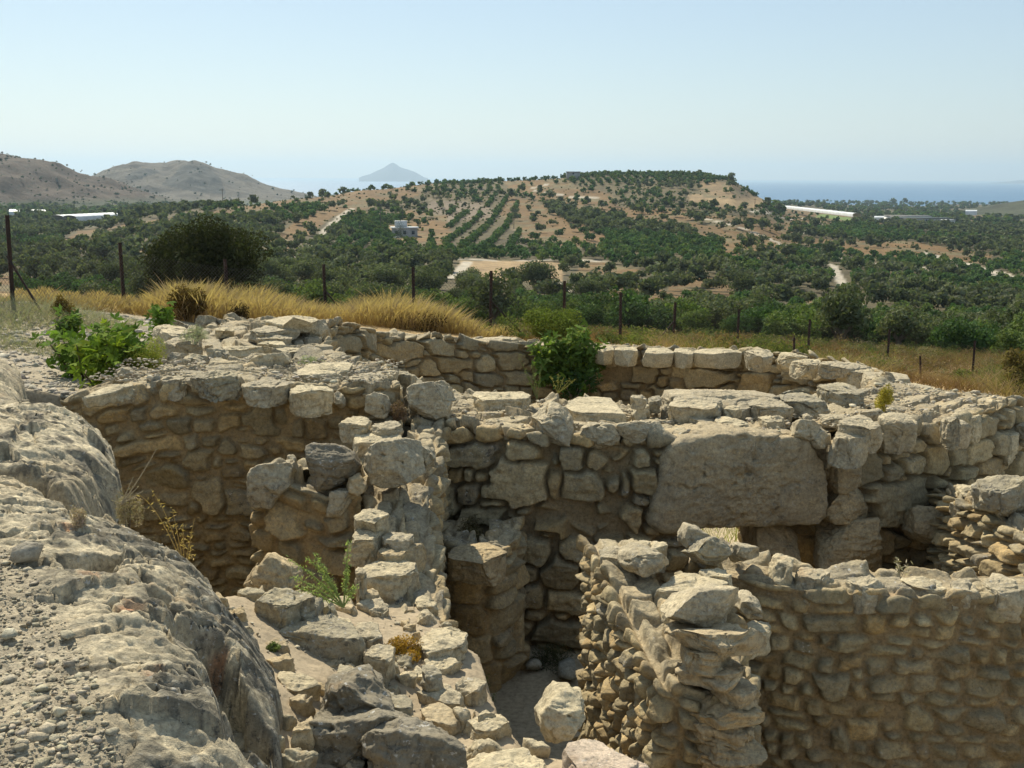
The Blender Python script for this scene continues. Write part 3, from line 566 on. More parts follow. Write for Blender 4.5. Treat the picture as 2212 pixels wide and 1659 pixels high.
# round tomb: near rim (5 = middle crop, 6 = right crop)
add(Th,'V','5',9.42,.75,'m',(655,650),(700,600),(760,570),(1000,540),(1085,600),(1065,655),(985,670),(965,770),(870,800),(720,785),(670,720))
add(Th,'T','5',0.00,.2,'p',(1090,625),(1170,605),(1300,615),(1550,615),(1580,640),(1540,690),(1260,700),(1110,670))
add(Th,'T','5',-0.01,.16,'p',(1605,660),(1620,630),(1760,608),(1900,620),(2140,640),(2195,700),(2185,750),(2150,785),(1990,812),(1830,790),(1740,730),(1650,700),dome=.02,noise=.012)
add('chunk tilted against the rim of the round tomb left of the cracked pale slab','V','5',9.06,.45,'m',(1495,860),(1530,800),(1600,740),(1650,690),(1700,685),(1800,740),(1832,830),(1820,900),(1790,960),(1730,955),(1640,940),(1530,915))
add('low pyramid-shaped grey stone on the tomb rim in front of the cracked pale slab','V','5',9.02,.32,'m',(1808,945),(1870,860),(1930,798),(2010,825),(2110,850),(2115,930),(2080,965),(1990,982),(1880,970))
add(Th,'V','6',9.0,.35,'m',(0,680),(-20,600),(20,560),(90,560),(100,600),(60,660))
add(Th,'V','6',9.02,.4,'m',(95,600),(110,565),(200,555),(330,560),(390,580),(385,640),(280,655),(130,650))
add('small flat grey slab stacked on the tomb rim right of the cracked pale slab','T','6',.18,.1,'m',(160,440),(165,405),(235,398),(240,430),(215,445))
add(Th,'T','6',0.01,.12,'p',(165,470),(200,440),(260,440),(250,480),(200,490))
add(Th,'T','6',0.04,.12,'g',(240,440),(250,410),(310,415),(320,450),(290,460))
add(Th,'T','6',0.04,.2,'m',(330,480),(345,440),(375,405),(470,410),(560,430),(640,430),(695,445),(650,495),(560,500),(440,505),(380,500))
add(Th,'T','6',0.01,.12,'p',(640,490),(650,470),(700,455),(745,470),(740,495),(690,502))
add(Th,'T','6',0.00,.2,'m',(715,450),(760,430),(820,403),(880,405),(940,430),(1005,490),(970,512),(880,510),(790,490))
add(Th,'T','6',-0.01,.16,'g',(880,385),(940,370),(1060,365),(1085,395),(1160,430),(1240,470),(1330,480),(1290,500),(1130,512),(1000,480),(930,430))
add('dark grey block lying on the right part of the tomb wall top','T','6',-.02,.3,'g',(1085,380),(1130,355),(1290,348),(1320,370),(1415,395),(1420,420),(1330,430),(1230,405),(1140,400),strata=.6)
add(Th,'T','6',-0.04,.1,'m',(440,520),(500,505),(570,510),(600,530),(540,550),(460,545))
add(Th,'T','6',-0.04,.1,'p',(540,560),(600,530),(740,500),(790,590),(740,600),(640,590))
add(Th,'T','6',-0.03,.1,'p',(800,530),(880,515),(980,520),(960,560),(860,565))
add(Th,'T','6',-0.01,.14,'m',(1040,530),(1060,510),(1100,500),(1105,525),(1070,545))
add(Th,'T','6',-0.04,.1,'m',(1120,510),(1260,505),(1340,520),(1280,545),(1150,540))
add(Th,'V','6',9.15,.35,'m',(985,620),(1020,570),(1060,545),(1120,550),(1175,600),(1165,635),(1080,640))
add(Th,'T','6',0.04,.24,'m',(1195,600),(1230,560),(1300,520),(1400,510),(1460,530),(1472,580),(1400,600),(1330,620),(1260,625))
add(Th,'T','6',0.01,.3,'m',(1465,540),(1500,505),(1590,510),(1640,530),(1655,560),(1600,555),(1560,575),(1500,580))
add(Th,'T','6',-0.01,.12,'m',(1360,505),(1420,480),(1480,468),(1520,490),(1460,510))
add(Th,'T','6',-0.04,.25,'m',(1670,600),(1750,570),(1790,540),(1810,500),(1870,505),(1930,540),(1925,560),(1850,570),(1770,600))
add(Th,'T','6',-0.10,.25,'p',(1800,505),(1850,495),(1980,505),(2050,530),(2030,545),(1940,535))
add(Th,'V','6',12.6,.4,'g',(1900,460),(1930,435),(2010,435),(2045,470),(2045,530),(1990,520),(1930,490))
add(Th,'T','6',-0.42,.3,'p',(2035,590),(2100,585),(2170,600),(2180,630),(2100,635),(2040,620))
add(Th,'T','6',-0.35,.2,'m',(2150,530),(2260,540),(2300,600),(2200,610))
add(Th,'T','6',-0.36,.2,'t',(2050,530),(2110,520),(2130,545),(2070,555))
# right and far rim slabs
add(Th,'T','6',-0.40,.25,'m',(725,200),(790,160),(880,155),(925,170),(890,205),(830,215),(760,220))
add(Th,'T','6',-0.42,.2,'p',(895,200),(930,182),(1000,182),(1090,215),(1010,235),(930,225))
add(Th,'T','6',-0.44,.2,'p',(975,255),(1000,235),(1080,220),(1175,222),(1190,235),(1100,262),(1030,268))
add(Th,'T','6',-0.40,.14,'m',(1100,250),(1130,238),(1260,235),(1385,245),(1392,265),(1300,272),(1180,282),(1120,275))
add(Th,'T','6',-0.46,.2,'p',(1190,290),(1240,272),(1400,270),(1570,292),(1500,305),(1330,312),(1240,305))
add(Th,'T','6',-0.42,.34,'m',(1312,345),(1340,305),(1400,298),(1560,295),(1650,340),(1600,352),(1500,352),(1430,360))
add(Th,'T','6',-0.44,.3,'m',(1490,370),(1560,352),(1660,352),(1780,380),(1770,402),(1680,405),(1560,420),(1510,400))
add(Th,'T','6',-0.42,.12,'p',(1545,470),(1600,440),(1700,415),(1800,420),(1870,440),(1820,480),(1720,500),(1640,505))
for x0, x1, y, t_ in ((520,800,262,'p'),(800,1050,248,'p'),(1050,1200,255,'p'),(1200,1465,247,'m')):
    add(Th,'T','5',-0.66,.27,t_,(x0+6,y+22),(x0+30,y+2),(x1-40,y-4),(x1-5,y+14),(x1-12,y+34),((x0+x1)/2,y+40),noise=.010,cuts=4,rd=.04)
for x0, x1, y, t_ in ((1660,1800,285,'p'),(1800,1960,290,'p'),(1960,2085,310,'p'),(2085,2220,318,'p')):
    add(Th,'T','5',-0.70,.25,t_,(x0+6,y+18),(x0+20,y),(x1-30,y-4),(x1-5,y+10),(x1-10,y+28),((x0+x1)/2,y+34),noise=.010,cuts=4,rd=.04)
for x0, x1, y in ((75,195,172),(205,385,175),(385,490,180),(495,738,180)):
    add(Th,'T','6',-0.63,.25,'p',(x0+4,y+8),(x0+12,y-10),(x1-20,y-12),(x1-3,y+2),(x1-8,y+14),((x0+x1)/2,y+18),noise=.010,cuts=4,rd=.04)
# left part of the round tomb, seen over the chamber wall (4)
add(Th,'T','4',.30,.5,'p',(1028,215),(1032,165),(1080,155),(1165,160),(1190,190),(1285,205),(1285,240),(1190,235),(1090,245),noise=.02)
add(Th,'T','4',.24,.45,'m',(1040,300),(1075,245),(1140,235),(1270,240),(1300,290),(1345,340),(1240,355),(1130,360),(1100,400),(1060,350))
add(Th,'V','4',10.9,.5,'m',(1100,470),(1090,400),(1130,355),(1230,360),(1230,400),(1150,430),(1140,490))
add(Th,'V','4',10.8,.45,'p',(1140,440),(1180,385),(1240,362),(1330,375),(1342,430),(1330,478),(1240,492),(1150,485))
add(Th,'V','4',11.1,.4,'m',(1342,340),(1380,325),(1500,330),(1505,400),(1500,470),(1400,478),(1340,470))
add(Th,'T','4',.23,.28,'p',(1360,330),(1430,322),(1560,312),(1700,295),(1820,282),(1830,300),(1700,330),(1560,350),(1500,362),(1400,345),strata=.7)
add(Th,'V','4',10.7,.4,'m',(1505,465),(1510,420),(1560,375),(1640,352),(1720,360),(1790,385),(1800,440),(1700,470),(1600,478))
add(Th,'V','4',10.4,.4,'p',(1640,455),(1650,410),(1720,380),(1860,362),(1900,420),(1895,465),(1790,495),(1690,482))
add(Th,'V','4',11.4,.4,'g',(1780,350),(1820,328),(1870,345),(1872,375),(1790,380))
add(Th,'T','4',.26,.12,'m',(1620,225),(1640,190),(1750,160),(1880,175),(1975,192),(1960,225),(1820,240),(1700,245),strata=.8)
add(Th,'T','4',.34,.12,'p',(1790,140),(1860,118),(2000,108),(2150,108),(2160,130),(2080,150),(1980,175),(1900,165),strata=.8)
add(Th,'V','4',13.6,.6,'m',(1995,290),(1985,180),(2000,145),(2150,112),(2160,150),(2150,240),(2090,270),(2030,292),strata=.6)
add(Th,'T','4',.20,.1,'m',(1660,250),(1760,240),(1935,238),(1950,262),(1850,275),(1720,272))
add(Th,'T','4',.18,.1,'p',(1640,290),(1700,272),(1860,270),(1915,285),(1890,302),(1800,310))
add(Th,'T','4',.12,.14,'p',(1780,335),(1830,322),(2000,320),(2020,345),(1960,358),(1860,362))
add(Th,'T','4',.06,.14,'m',(1880,385),(1900,362),(2050,362),(2170,372),(2175,400),(2080,410),(1930,405))
add(Th,'V','4',15.,.4,'g',(1230,180),(1240,130),(1280,98),(1380,112),(1470,140),(1600,185),(1500,195))
add(Th,'V','4',14.6,.4,'g',(1060,160),(1080,135),(1150,130),(1210,160),(1200,190),(1100,190))
add(Th,'T','4',.2,.08,'p',(1400,215),(1440,195),(1530,185),(1560,200),(1480,222))
add(Th,'T','4',.16,.08,'m',(1350,300),(1390,285),(1420,300),(1390,315))
add(Th,'T','5',-0.35,.4,'m',(150,265),(170,232),(280,228),(360,240),(370,262),(260,272))
add(Th,'T','5',-0.22,.4,'m',(365,240),(285,222),(290,208),(430,205),(510,218),(520,240),(440,248))
# chamber back wall top
add(Bw,'T','5',.33,.2,'p',(-60,480),(-20,440),(120,425),(300,420),(380,402),(435,430),(405,470),(300,505),(200,532),(80,545),(-40,540))
add(Bw,'T','5',.30,.18,'m',(225,600),(260,560),(340,520),(430,475),(560,465),(630,470),(640,520),(570,545),(480,560),(390,592),(380,620),(290,622))
add(Bw,'T','5',.20,.16,'p',(388,600),(430,565),(560,548),(660,552),(748,562),(700,600),(640,630),(520,640),(420,640))
add(Bw,'T','5',.24,.3,'g',(440,445),(520,435),(610,450),(740,465),(780,520),(785,555),(700,545),(640,515),(620,470))
add('rounded grey boulder on the chamber wall beside the dry brown bush','V','5',9.25,.3,'m',(408,700),(430,655),(490,628),(560,650),(600,720),(565,780),(500,770),(440,745))
add(Bw,'V','5',9.3,.3,'m',(215,680),(215,600),(260,640),(285,690),(250,715))
add(Bw,'T','4',.42,.1,'p',(510,650),(600,610),(760,585),(880,545),(960,535),(990,560),(900,590),(760,610),(620,640),strata=.7)
add('pointed grey rock standing behind the end of the chamber wall, beside the green leaves','V','4',9.9,.4,'g',(700,560),(740,500),(790,452),(850,480),(930,530),(900,560),(800,570))
add(Bw,'V','4',9.42,.2,'g',(990,560),(1000,520),(1030,490),(1050,530),(1050,600),(1040,655),(1000,650))
add(Bw,'T','4',.42,.16,'g',(1250,545),(1320,478),(1440,470),(1530,480),(1620,500),(1615,545),(1520,560),(1400,560),noise=.04)
add(Bw,'T','4',.38,.16,'m',(1620,560),(1680,525),(1800,520),(1950,545),(1955,580),(1850,600),(1720,610),(1640,595))
add(Bw,'T','4',.34,.2,'p',(1925,600),(1960,570),(2080,552),(2170,570),(2200,620),(2120,640),(1990,640))
add(Bw,'T','4',.36,.16,'m',(1060,530),(1110,505),(1220,510),(1250,540),(1180,560),(1090,560))
# spur wall
add(Sp,'T','5',.14,.14,'p',(275,825),(285,785),(340,760),(450,752),(490,780),(485,825),(440,865),(350,885),(290,875))
add(Sp,'T','5',.12,.10,'m',(400,880),(420,840),(510,812),(600,803),(690,820),(738,835),(725,880),(600,870),(500,882),strata=.7)
add(Sp,'T','5',.06,.30,'p',(375,930),(385,880),(480,880),(600,872),(640,900),(740,900),(735,940),(600,950),(480,985),(400,990))
add(Dw,'V','5',7.35,.5,'m',(385,1150),(385,1085),(450,1000),(500,965),(640,950),(770,955),(812,1060),(805,1180),(700,1250),(540,1245),(440,1215))
add(Sp,'V','5',7.8,.35,'m',(770,1000),(800,985),(850,995),(885,1060),(870,1130),(820,1150),(790,1080))
add(Dw,'V','5',7.38,.4,'d',(-10,1060),(0,1010),(60,985),(160,982),(250,1000),(310,1040),(355,1110),(320,1170),(230,1235),(120,1255),(60,1235),(25,1140))
add(Dw,'V','4',7.36,.45,'m',(1640,1240),(1650,1150),(1700,1118),(1880,1110),(1900,1150),(1900,1240),(1800,1330),(1780,1385),(1660,1390))
add(Dw,'V','4',7.55,.25,'m',(1880,1130),(1885,1050),(1925,1042),(1955,1130),(1940,1160))
add(Dw,'V','5',7.34,.2,'w',(300,1240),(320,1190),(370,1170),(420,1240),(415,1310),(370,1335),(310,1290))
add(Dw,'V','5',7.32,.2,'m',(165,1400),(175,1300),(240,1285),(320,1295),(330,1400),(260,1440),(180,1435))
add(Sp,'T','8',-.08,.14,'p',(440,105),(500,70),(560,50),(640,80),(655,130),(600,152),(500,150),(445,145))
add(Sp,'T','8',-.17,.22,'p',(442,190),(450,155),(560,142),(640,170),(700,190),(600,240),(570,300),(500,350),(450,320))
add(Sp,'T','8',-.19,.1,'m',(575,250),(620,200),(720,198),(860,212),(872,255),(800,268),(650,270))
add(Sp,'T','8',-.24,.18,'w',(490,350),(600,285),(720,272),(870,265),(875,320),(760,335),(650,345),(560,370))
add(Sp,'T','8',-.31,.22,'p',(490,450),(540,380),(620,358),(740,365),(840,400),(872,440),(870,480),(790,498),(700,505),(600,490),(530,480))
add(Sp,'T','8',-.36,.2,'m',(465,650),(530,600),(580,580),(630,600),(665,650),(680,710),(640,760),(590,770),(570,710),(520,670))
add(Sp,'T','8',-.44,.10,'p',(735,625),(760,605),(860,600),(930,600),(970,630),(1000,690),(930,710),(880,690),(820,680),(780,650))
add(Sp,'T','8',-.40,.12,'m',(820,720),(850,680),(920,670),(950,710),(920,740),(850,745))
add(Sp,'T','8',-.34,.14,'t',(470,620),(500,570),(570,545),(620,580),(560,600),(510,630))
add(Sp,'T','8',-.2,.2,'m',(445,420),(460,390),(500,385),(510,430),(500,520),(460,520))
# foreground rubble platform
add(Rb,'T','8',-.08,.22,'g',(-60,610),(-20,565),(40,550),(130,560),(220,620),(225,655),(160,700),(100,720),(30,725),(-40,690))
add(Rb,'T','8',-.12,.24,'g',(-95,880),(-60,820),(20,780),(130,720),(240,660),(330,690),(420,760),(455,850),(440,900),(380,905),(250,885),(120,900),(0,925),(-60,915),strata=.5)
add(Rb,'T','7',-.0,.2,'g',(1460,560),(1500,525),(1600,515),(1780,560),(1920,590),(1975,640),(1930,690),(1810,735),(1700,700),(1580,620))
add('pointed pale rock propped between the bedrock and the stone stub of the left chamber','V','7',5.75,.3,'w',(1440,575),(1480,510),(1560,440),(1640,362),(1690,395),(1760,435),(1850,500),(1935,560),(1820,575),(1700,565),(1560,560))
add(Rb,'T','8',-.30,.12,'t',(215,610),(260,590),(390,590),(500,670),(510,700),(440,720),(350,680),(270,640))
add(Rb,'T','8',-.28,.16,'m',(440,800),(470,755),(560,740),(600,800),(600,860),(560,905),(490,880))
add(Rb,'T','8',-.34,.12,'p',(720,905),(760,850),(850,820),(960,788),(1090,785),(1180,850),(1215,920),(1180,950),(1060,960),(900,965),(790,945),strata=.6)
add(Rb,'T','8',-.37,.10,'p',(730,985),(860,970),(1060,975),(1205,970),(1215,1040),(1180,1075),(1060,1045),(900,1050),(780,1040),strata=.6)
add(Rb,'T','8',-.18,.18,'m',(440,950),(480,905),(580,885),(690,920),(705,980),(640,1015),(560,1010),(480,985))
add('small rough grey stone perched beside a dark one on the foreground rubble','T','8',-.15,.12,'g',(295,1095),(340,1050),(400,1025),(450,1060),(475,1120),(430,1150),(360,1140))
add('small dark pitted stone lying right of a rough grey stone on the foreground rubble','T','8',-.2,.1,'d',(435,1060),(460,1040),(560,1065),(640,1130),(560,1150),(480,1120))
add('knobbly grey stone standing at the left end of a long flat slab','T','8',-.24,.12,'g',(845,1085),(870,1035),(925,1008),(970,1040),(980,1090),(930,1115),(870,1120))
add(Rb,'T','8',-.33,.14,'m',(960,1085),(1010,1045),(1110,1040),(1230,1115),(1300,1215),(1305,1270),(1240,1280),(1160,1190),(1040,1140))
add(Rb,'T','8',-.33,.14,'m',(800,1170),(840,1140),(950,1130),(1080,1170),(1195,1235),(1185,1275),(1080,1280),(920,1240),(820,1210))
add(Rb,'T','8',-.22,.16,'g',(480,1190),(530,1160),(640,1165),(760,1215),(822,1260),(815,1300),(700,1310),(590,1270),(500,1240))
add(Rb,'T','8',-.32,.08,'t',(820,1265),(900,1250),(1000,1270),(1090,1325),(1090,1370),(1020,1400),(960,1405),(870,1390),noise=.012)
add(Rb,'T','8',-.33,.1,'p',(1090,1390),(1120,1360),(1200,1330),(1320,1310),(1430,1335),(1445,1410),(1400,1445),(1300,1455),(1180,1470),(1110,1460))
add(Rb,'T','8',-.3,.1,'m',(1040,1300),(1080,1285),(1150,1290),(1160,1330),(1100,1345))
add(Rb,'T','8',-.3,.1,'p',(1160,1340),(1240,1310),(1330,1310),(1310,1335),(1200,1350))
add(Rb,'T','8',-.24,.1,'w',(700,1330),(760,1310),(820,1330),(800,1370),(740,1380))
add(Rb,'T','8',-.26,.12,'w',(760,1430),(800,1400),(900,1430),(985,1500),(960,1530),(860,1500))
add(Rb,'T','8',-.02,.2,'t',(60,1430),(100,1340),(180,1300),(190,1400),(160,1450),(90,1500))
add(Rb,'T','8',-.16,.12,'w',(105,1120),(180,1095),(300,1150),(400,1170),(350,1190),(230,1180),(150,1150),strata=1.)
add(Rb,'T','8',-.22,.08,'t',(60,960),(160,940),(330,945),(430,975),(420,1030),(280,1040),(140,1000))
add('big black-lichened boulder with a notched top at the bottom of the view','V','8',4.12,.40,'d',(188,1440),(185,1330),(205,1250),(260,1205),(310,1225),(330,1200),(400,1180),(470,1190),(560,1245),(600,1300),(665,1345),(700,1400),(640,1440),(520,1460),(380,1470),(260,1465),noise=.03)
add('broad dark flat-topped boulder under the notched black boulder','V','8',3.92,.42,'d',(70,1620),(80,1560),(150,1440),(260,1425),(420,1425),(600,1410),(700,1440),(735,1490),(680,1560),(560,1640),(420,1780),(100,1780),noise=.03)
add('dark angular block in the bottom edge of the view, in front of the pale slabs','V','8',3.78,.4,'d',(380,1700),(430,1600),(480,1530),(560,1505),(700,1490),(900,1530),(1110,1595),(1130,1680),(1120,1850),(400,1850),noise=.025)
add(Rb,'T','8',-.2,.2,'g',(560,1400),(640,1360),(740,1380),(750,1420),(680,1450),(590,1440))
add(Rb,'T','8',-.26,.24,'p',(1130,1620),(1160,1570),(1250,1530),(1400,1500),(1560,1500),(1700,1560),(1765,1620),(1740,1720),(1500,1850),(1150,1850),noise=.015)
add(Rb,'T','8',-.29,.12,'p',(1000,1600),(1060,1540),(1180,1490),(1330,1460),(1440,1450),(1500,1490),(1380,1510),(1240,1540),(1130,1590))
add(Rb,'T','8',-.28,.12,'p',(750,1510),(800,1490),(930,1515),(950,1545),(860,1535))
add('white domed boulder with black lichen spots sitting at the pit edge','V','8',4.45,.42,'p',(1552,1450),(1575,1390),(1640,1310),(1690,1265),(1780,1275),(1860,1315),(1950,1370),(1985,1400),(1970,1445),(1850,1465),(1740,1490),(1640,1522),(1585,1485))
add('pinkish flat slab cut by a crack at the bottom edge, below the jagged wall end','T','9',-.20,.22,'k',(-100,1290),(-60,1225),(0,1200),(90,1190),(200,1205),(330,1245),(400,1290),(420,1420),(200,1500),(-60,1500),noise=.012,dome=.02)
add(Rb,'T','8',-.3,.12,'p',(1490,1485),(1560,1480),(1640,1525),(1600,1545),(1510,1520))
# thick wall stub (9)
add(St,'T','9',-.20,.22,'m',(82,260),(100,235),(190,228),(262,250),(240,300),(170,310),(110,320))
add(St,'T','9',-.16,.18,'p',(210,235),(250,208),(380,200),(440,235),(435,255),(350,262),(250,262))
add(St,'V','9',6.15,.35,'m',(203,330),(205,280),(240,250),(330,268),(400,285),(440,320),(458,370),(380,385),(300,378),(225,365))
add('pointed grey stone at the corner where the thick wall end meets the thin wall','V','9',6.55,.3,'m',(470,225),(500,185),(535,145),(600,165),(655,200),(600,230),(540,248),(490,248))
add('dark lichened boulder lying on the sloping top of the thick wall end','V','9',6.3,.35,'g',(480,315),(510,270),(580,230),(660,203),(740,240),(752,290),(735,340),(650,335),(560,315))
add(Rt,'V','9',6.35,.3,'m',(745,280),(750,245),(800,238),(885,250),(892,290),(830,300),(775,325))
add(St,'T','9',-.22,.1,'p',(585,360),(620,330),(700,325),(790,380),(800,410),(740,408),(660,395))
add(St,'T','9',-.25,.2,'p',(318,420),(330,385),(440,370),(560,378),(700,400),(790,430),(820,480),(760,490),(640,480),(550,480),(460,500),(380,490),noise=.014)
add(St,'T','9',-.3,.14,'p',(370,560),(390,530),(470,525),(480,560),(430,580))
add('big faceted brown boulder crowning the front of the thick wall end','V','9',5.22,.45,'m',(405,680),(440,600),(480,540),(520,500),(640,485),(770,480),(808,550),(810,620),(780,648),(650,665),(540,690),(450,690))
add(St,'T','9',-.52,.14,'p',(700,720),(780,650),(830,605),(960,610),(975,640),(930,680),(840,705),(760,730))
add(St,'V','9',5.45,.3,'m',(800,560),(815,500),(860,490),(895,530),(912,590),(850,610))
for i, (y0, y1, x0, x1, t_) in enumerate(((690,800,450,960,'t'),(790,890,470,900,'w'),(880,960,510,950,'t'),(975,1060,640,945,'t'),(1060,1150,520,930,'w'),(1150,1250,560,970,'t'),(1250,1330,540,930,'w'),(1310,1400,540,970,'t'))):
    add(St,'V','9',5.10,.42,t_,(x0,y1-10),(x0+4,y0+30),(x0+40,y0+8),((x0+x1)/2,y0-4),(x1-50,y0+6),(x1,y0+30),(x1-12,y1-26),(x1-60,y1-6),((x0+x1)/2,y1+6),(x0+40,y1+4),strata=1.2,al=.12) if False else add(St,'V','9',4.98+.03*(i%2),.5,t_,(x0,y1-10),(x0+4,y0+30),(x0+40,y0+8),((x0+x1)/2,y0-4),(x1-50,y0+6),(x1,y0+30),(x1-12,y1-26),(x1-60,y1-6),((x0+x1)/2,y1+6),(x0+40,y1+4),strata=1.3)
# partition wall top
add(Rt,'T','9',-.22,.22,'p',(915,290),(925,270),(1010,275),(1060,300),(1050,335),(990,345),(950,330))
add(Rt,'T','9',-.28,.2,'m',(1045,345),(1060,325),(1120,325),(1210,355),(1310,400),(1300,425),(1200,405),(1130,440),(1100,400))
add(Rt,'T','9',-.28,.18,'m',(1290,390),(1340,378),(1420,395),(1480,370),(1560,410),(1580,435),(1500,440),(1440,455),(1340,455),(1310,425))
add(Rt,'T','9',-.30,.10,'p',(1580,425),(1610,402),(1700,390),(1790,395),(1870,440),(1800,465),(1700,455),(1620,440))
add(Rt,'T','9',-.28,.14,'m',(1820,420),(1860,405),(1930,400),(1980,455),(1950,480),(1880,475))
add(Rt,'T','9',-.26,.2,'m',(1960,410),(2030,375),(2110,372),(2190,430),(2250,440),(2200,475),(2080,465),(1980,470))
add(Th,'V','6',9.30,.6,'w',(1235,700),(1260,650),(1340,640),(1372,700),(1370,860),(1350,915),(1250,925),(1228,860))
add(Th,'V','6',9.26,.6,'w',(1195,955),(1260,920),(1400,905),(1430,950),(1425,1060),(1390,1085),(1230,1085),(1192,1040))
add(Th,'T','6',-0.03,.25,'m',(1180,640),(1220,600),(1330,590),(1400,600),(1390,650),(1250,660))
add(Th,'V','6',9.12,.5,'m',(1078,648),(1085,600),(1130,575),(1200,585),(1215,640),(1190,690),(1130,680))
add(Th,'V','6',9.28,.5,'m',(1150,720),(1165,650),(1215,640),(1240,720),(1235,850),(1225,960),(1190,1000),(1170,900),(1190,800))
# right cross wall
add(Qw,'V','q',8.6,.4,'p',(1120,470),(1130,430),(1290,420),(1350,430),(1420,490),(1420,600),(1330,635),(1220,590),(1130,550),strata=1.3)
add('dark grey boulder on the sunlit wall at the right edge','V','q',7.6,.5,'g',(1410,600),(1410,470),(1470,380),(1640,345),(1850,350),(1900,500),(1880,760),(1740,780),(1600,720),(1450,690))
add(Qw,'T','q',-.55,.2,'m',(950,600),(1000,550),(1110,560),(1220,600),(1250,640),(1200,690),(1080,680),(960,660))
add(Qw,'T','q',-.55,.14,'p',(1240,670),(1300,640),(1420,630),(1480,710),(1380,715),(1290,700))
add(Qw,'T','q',-.5,.2,'p',(1500,830),(1540,770),(1700,765),(1800,830),(1740,920),(1560,900))
# low masonry bench beside the doorway
add(Th,'V','6',9.15,.4,'w',(1040,1170),(1050,1120),(1180,1095),(1400,1085),(1600,1075),(1640,1100),(1600,1150),(1585,1290),(1480,1335),(1180,1335),(1090,1290),strata=.8)
add(Th,'V','q',9.2,.5,'w',(470,760),(520,690),(700,665),(880,700),(890,900),(880,1050),(740,1055),(620,1020),(520,900))
add(Th,'V','6',9.25,.9,'t',(835,1260),(833,1110),(880,1095),(960,1100),(1060,1160),(1050,1300),(900,1330))
add('buttress','T','8',-.84,.2,'w',(890,345),(960,305),(1100,275),(1250,262),(1400,280),(1495,315),(1490,370),(1350,400),(1150,410),(980,395),grow=.97)
if PARTS['site']:
    own = {Th: THOLOS, Sp: WC, Dw: WD, St: WP, Rt: WR, Qw: WQ, Rb: RUBBLE, Bw: WB, 'buttress': WE}
    add(None,'T','8',0,0,'m') if False else None
    for owner, kind, key, lv, th, tint, pts, kw in R:
        V, Q, col = trace_rock(kind, key, lv, th, tint, pts, step=.012*SC, **kw)
        if owner in own: part('capstone' if kind == 'T' else 'block', V, M_STONE, own[owner], Q, col=col)
        else: single('boulder' if kind == 'V' else 'loose_stone', V, M_STONE, Q, col=col, label=owner, cat='boulder' if kind == 'V' else 'stone')
    rr = np.random.RandomState(21); cen = []
    for owner, kind, key, lv, th, tint, pts, kw in R:
        if kind == 'T':
            x_, y_ = tr(key, [p[0] for p in pts], [p[1] for p in pts]); P_ = onz(x_, y_, lv); cen.append((P_[:,0].mean(), P_[:,1].mean(), .5*(np.ptp(P_[:,0])+np.ptp(P_[:,1]))/2))
    cen = np.array(cen); made = 0; L = []
    for _ in range(3000):
        x = rr.uniform(-1.6, 1.); y = rr.uniform(3.3, 6.1); r = rr.uniform(.03, .11)
        z_, e_ = rub_z(np.array([x]), np.array([y]))
        if e_[0] > -r*.6 or (np.hypot(cen[:,0]-x, cen[:,1]-y) < cen[:,2]*.8+r*.75).any(): continue
        if x < -.62 and rr.rand() < .55: continue
        cen = np.vstack([cen, [x, y, r]]); a_ = np.sort(rr.rand(7)*6.28); P3 = np.stack([x+r*rr.uniform(.75,1.25,7)*np.cos(a_)*1.25, y+r*rr.uniform(.75,1.2,7)*np.sin(a_), np.full(7, z_[0]+.018+.02*rr.rand())], 1)
        V, Q, col = rock_mesh(P3, (rr.normal()*.12, rr.normal()*.12, 1.), .12, 3000+made, tint=[PALE,TAN,GREY,WARM][rr.randint(4)], al=rr.uniform(.1,.6), step=.012*SC); L.append((V, Q, col)); made += 1
        if made > 110: break
    o_ = 0; VV, QQ, CC = [], [], []
    for v_, q_, c_ in L: VV.append(v_); QQ.append(q_+o_); CC.append(c_); o_ += len(v_)
    part('packing_stones', np.vstack(VV), M_STONE, RUBBLE, np.vstack(QQ), col=np.vstack(CC), kind='stuff')
    # the lintel over the doorway: one huge slab following the curve of the wall
    pts = [(262,1085),(290,960),(330,830),(345,740),(395,665),(520,640),(620,618),(740,612),(900,625),(1040,632),(1100,645),(1145,720),(1195,850),(1200,960),(1188,1050),(1140,1090),(1060,1090),(930,1088),(830,1092),(700,1092),(560,1100),(440,1130),(330,1128)]
    xs, ys = tr('6', [p[0] for p in pts], [p[1] for p in pts]); P = ony(xs, ys, 9.06)
    sl = math.tan(math.radians(8.)); d = ray(xs, ys); k = 8.80/(d[:,1]-sl*(d[:,0])); P = np.stack([d[:,0]*k, d[:,1]*k, CZ+d[:,2]*k], -1); x0 = P[:,0].mean()
    V, Q, col = rock_mesh(P, (sin(math.radians(8)), -cos(math.radians(8)), .0), .95, 777, grow=1.0, cuts=0, rd=.07, noise=.03, tint=(.44,.355,.225), al=.45, strata=.1, step=.012*SC)
    part('lintel', V, M_STONE, THOLOS, Q, col=col)
    P3 = np.array([(1.2,10.0,0),(1.2,10.95,0),(3.1,11.0,0),(3.1,10.1,0)]); P3[:,2] = -.03; V, Q, col = rock_mesh(P3, (0,0,1), .8, 778, tint=(.45,.38,.26), al=.5, step=.03); part('inner_lintel', V, M_STONE, THOLOS, Q, col=col)
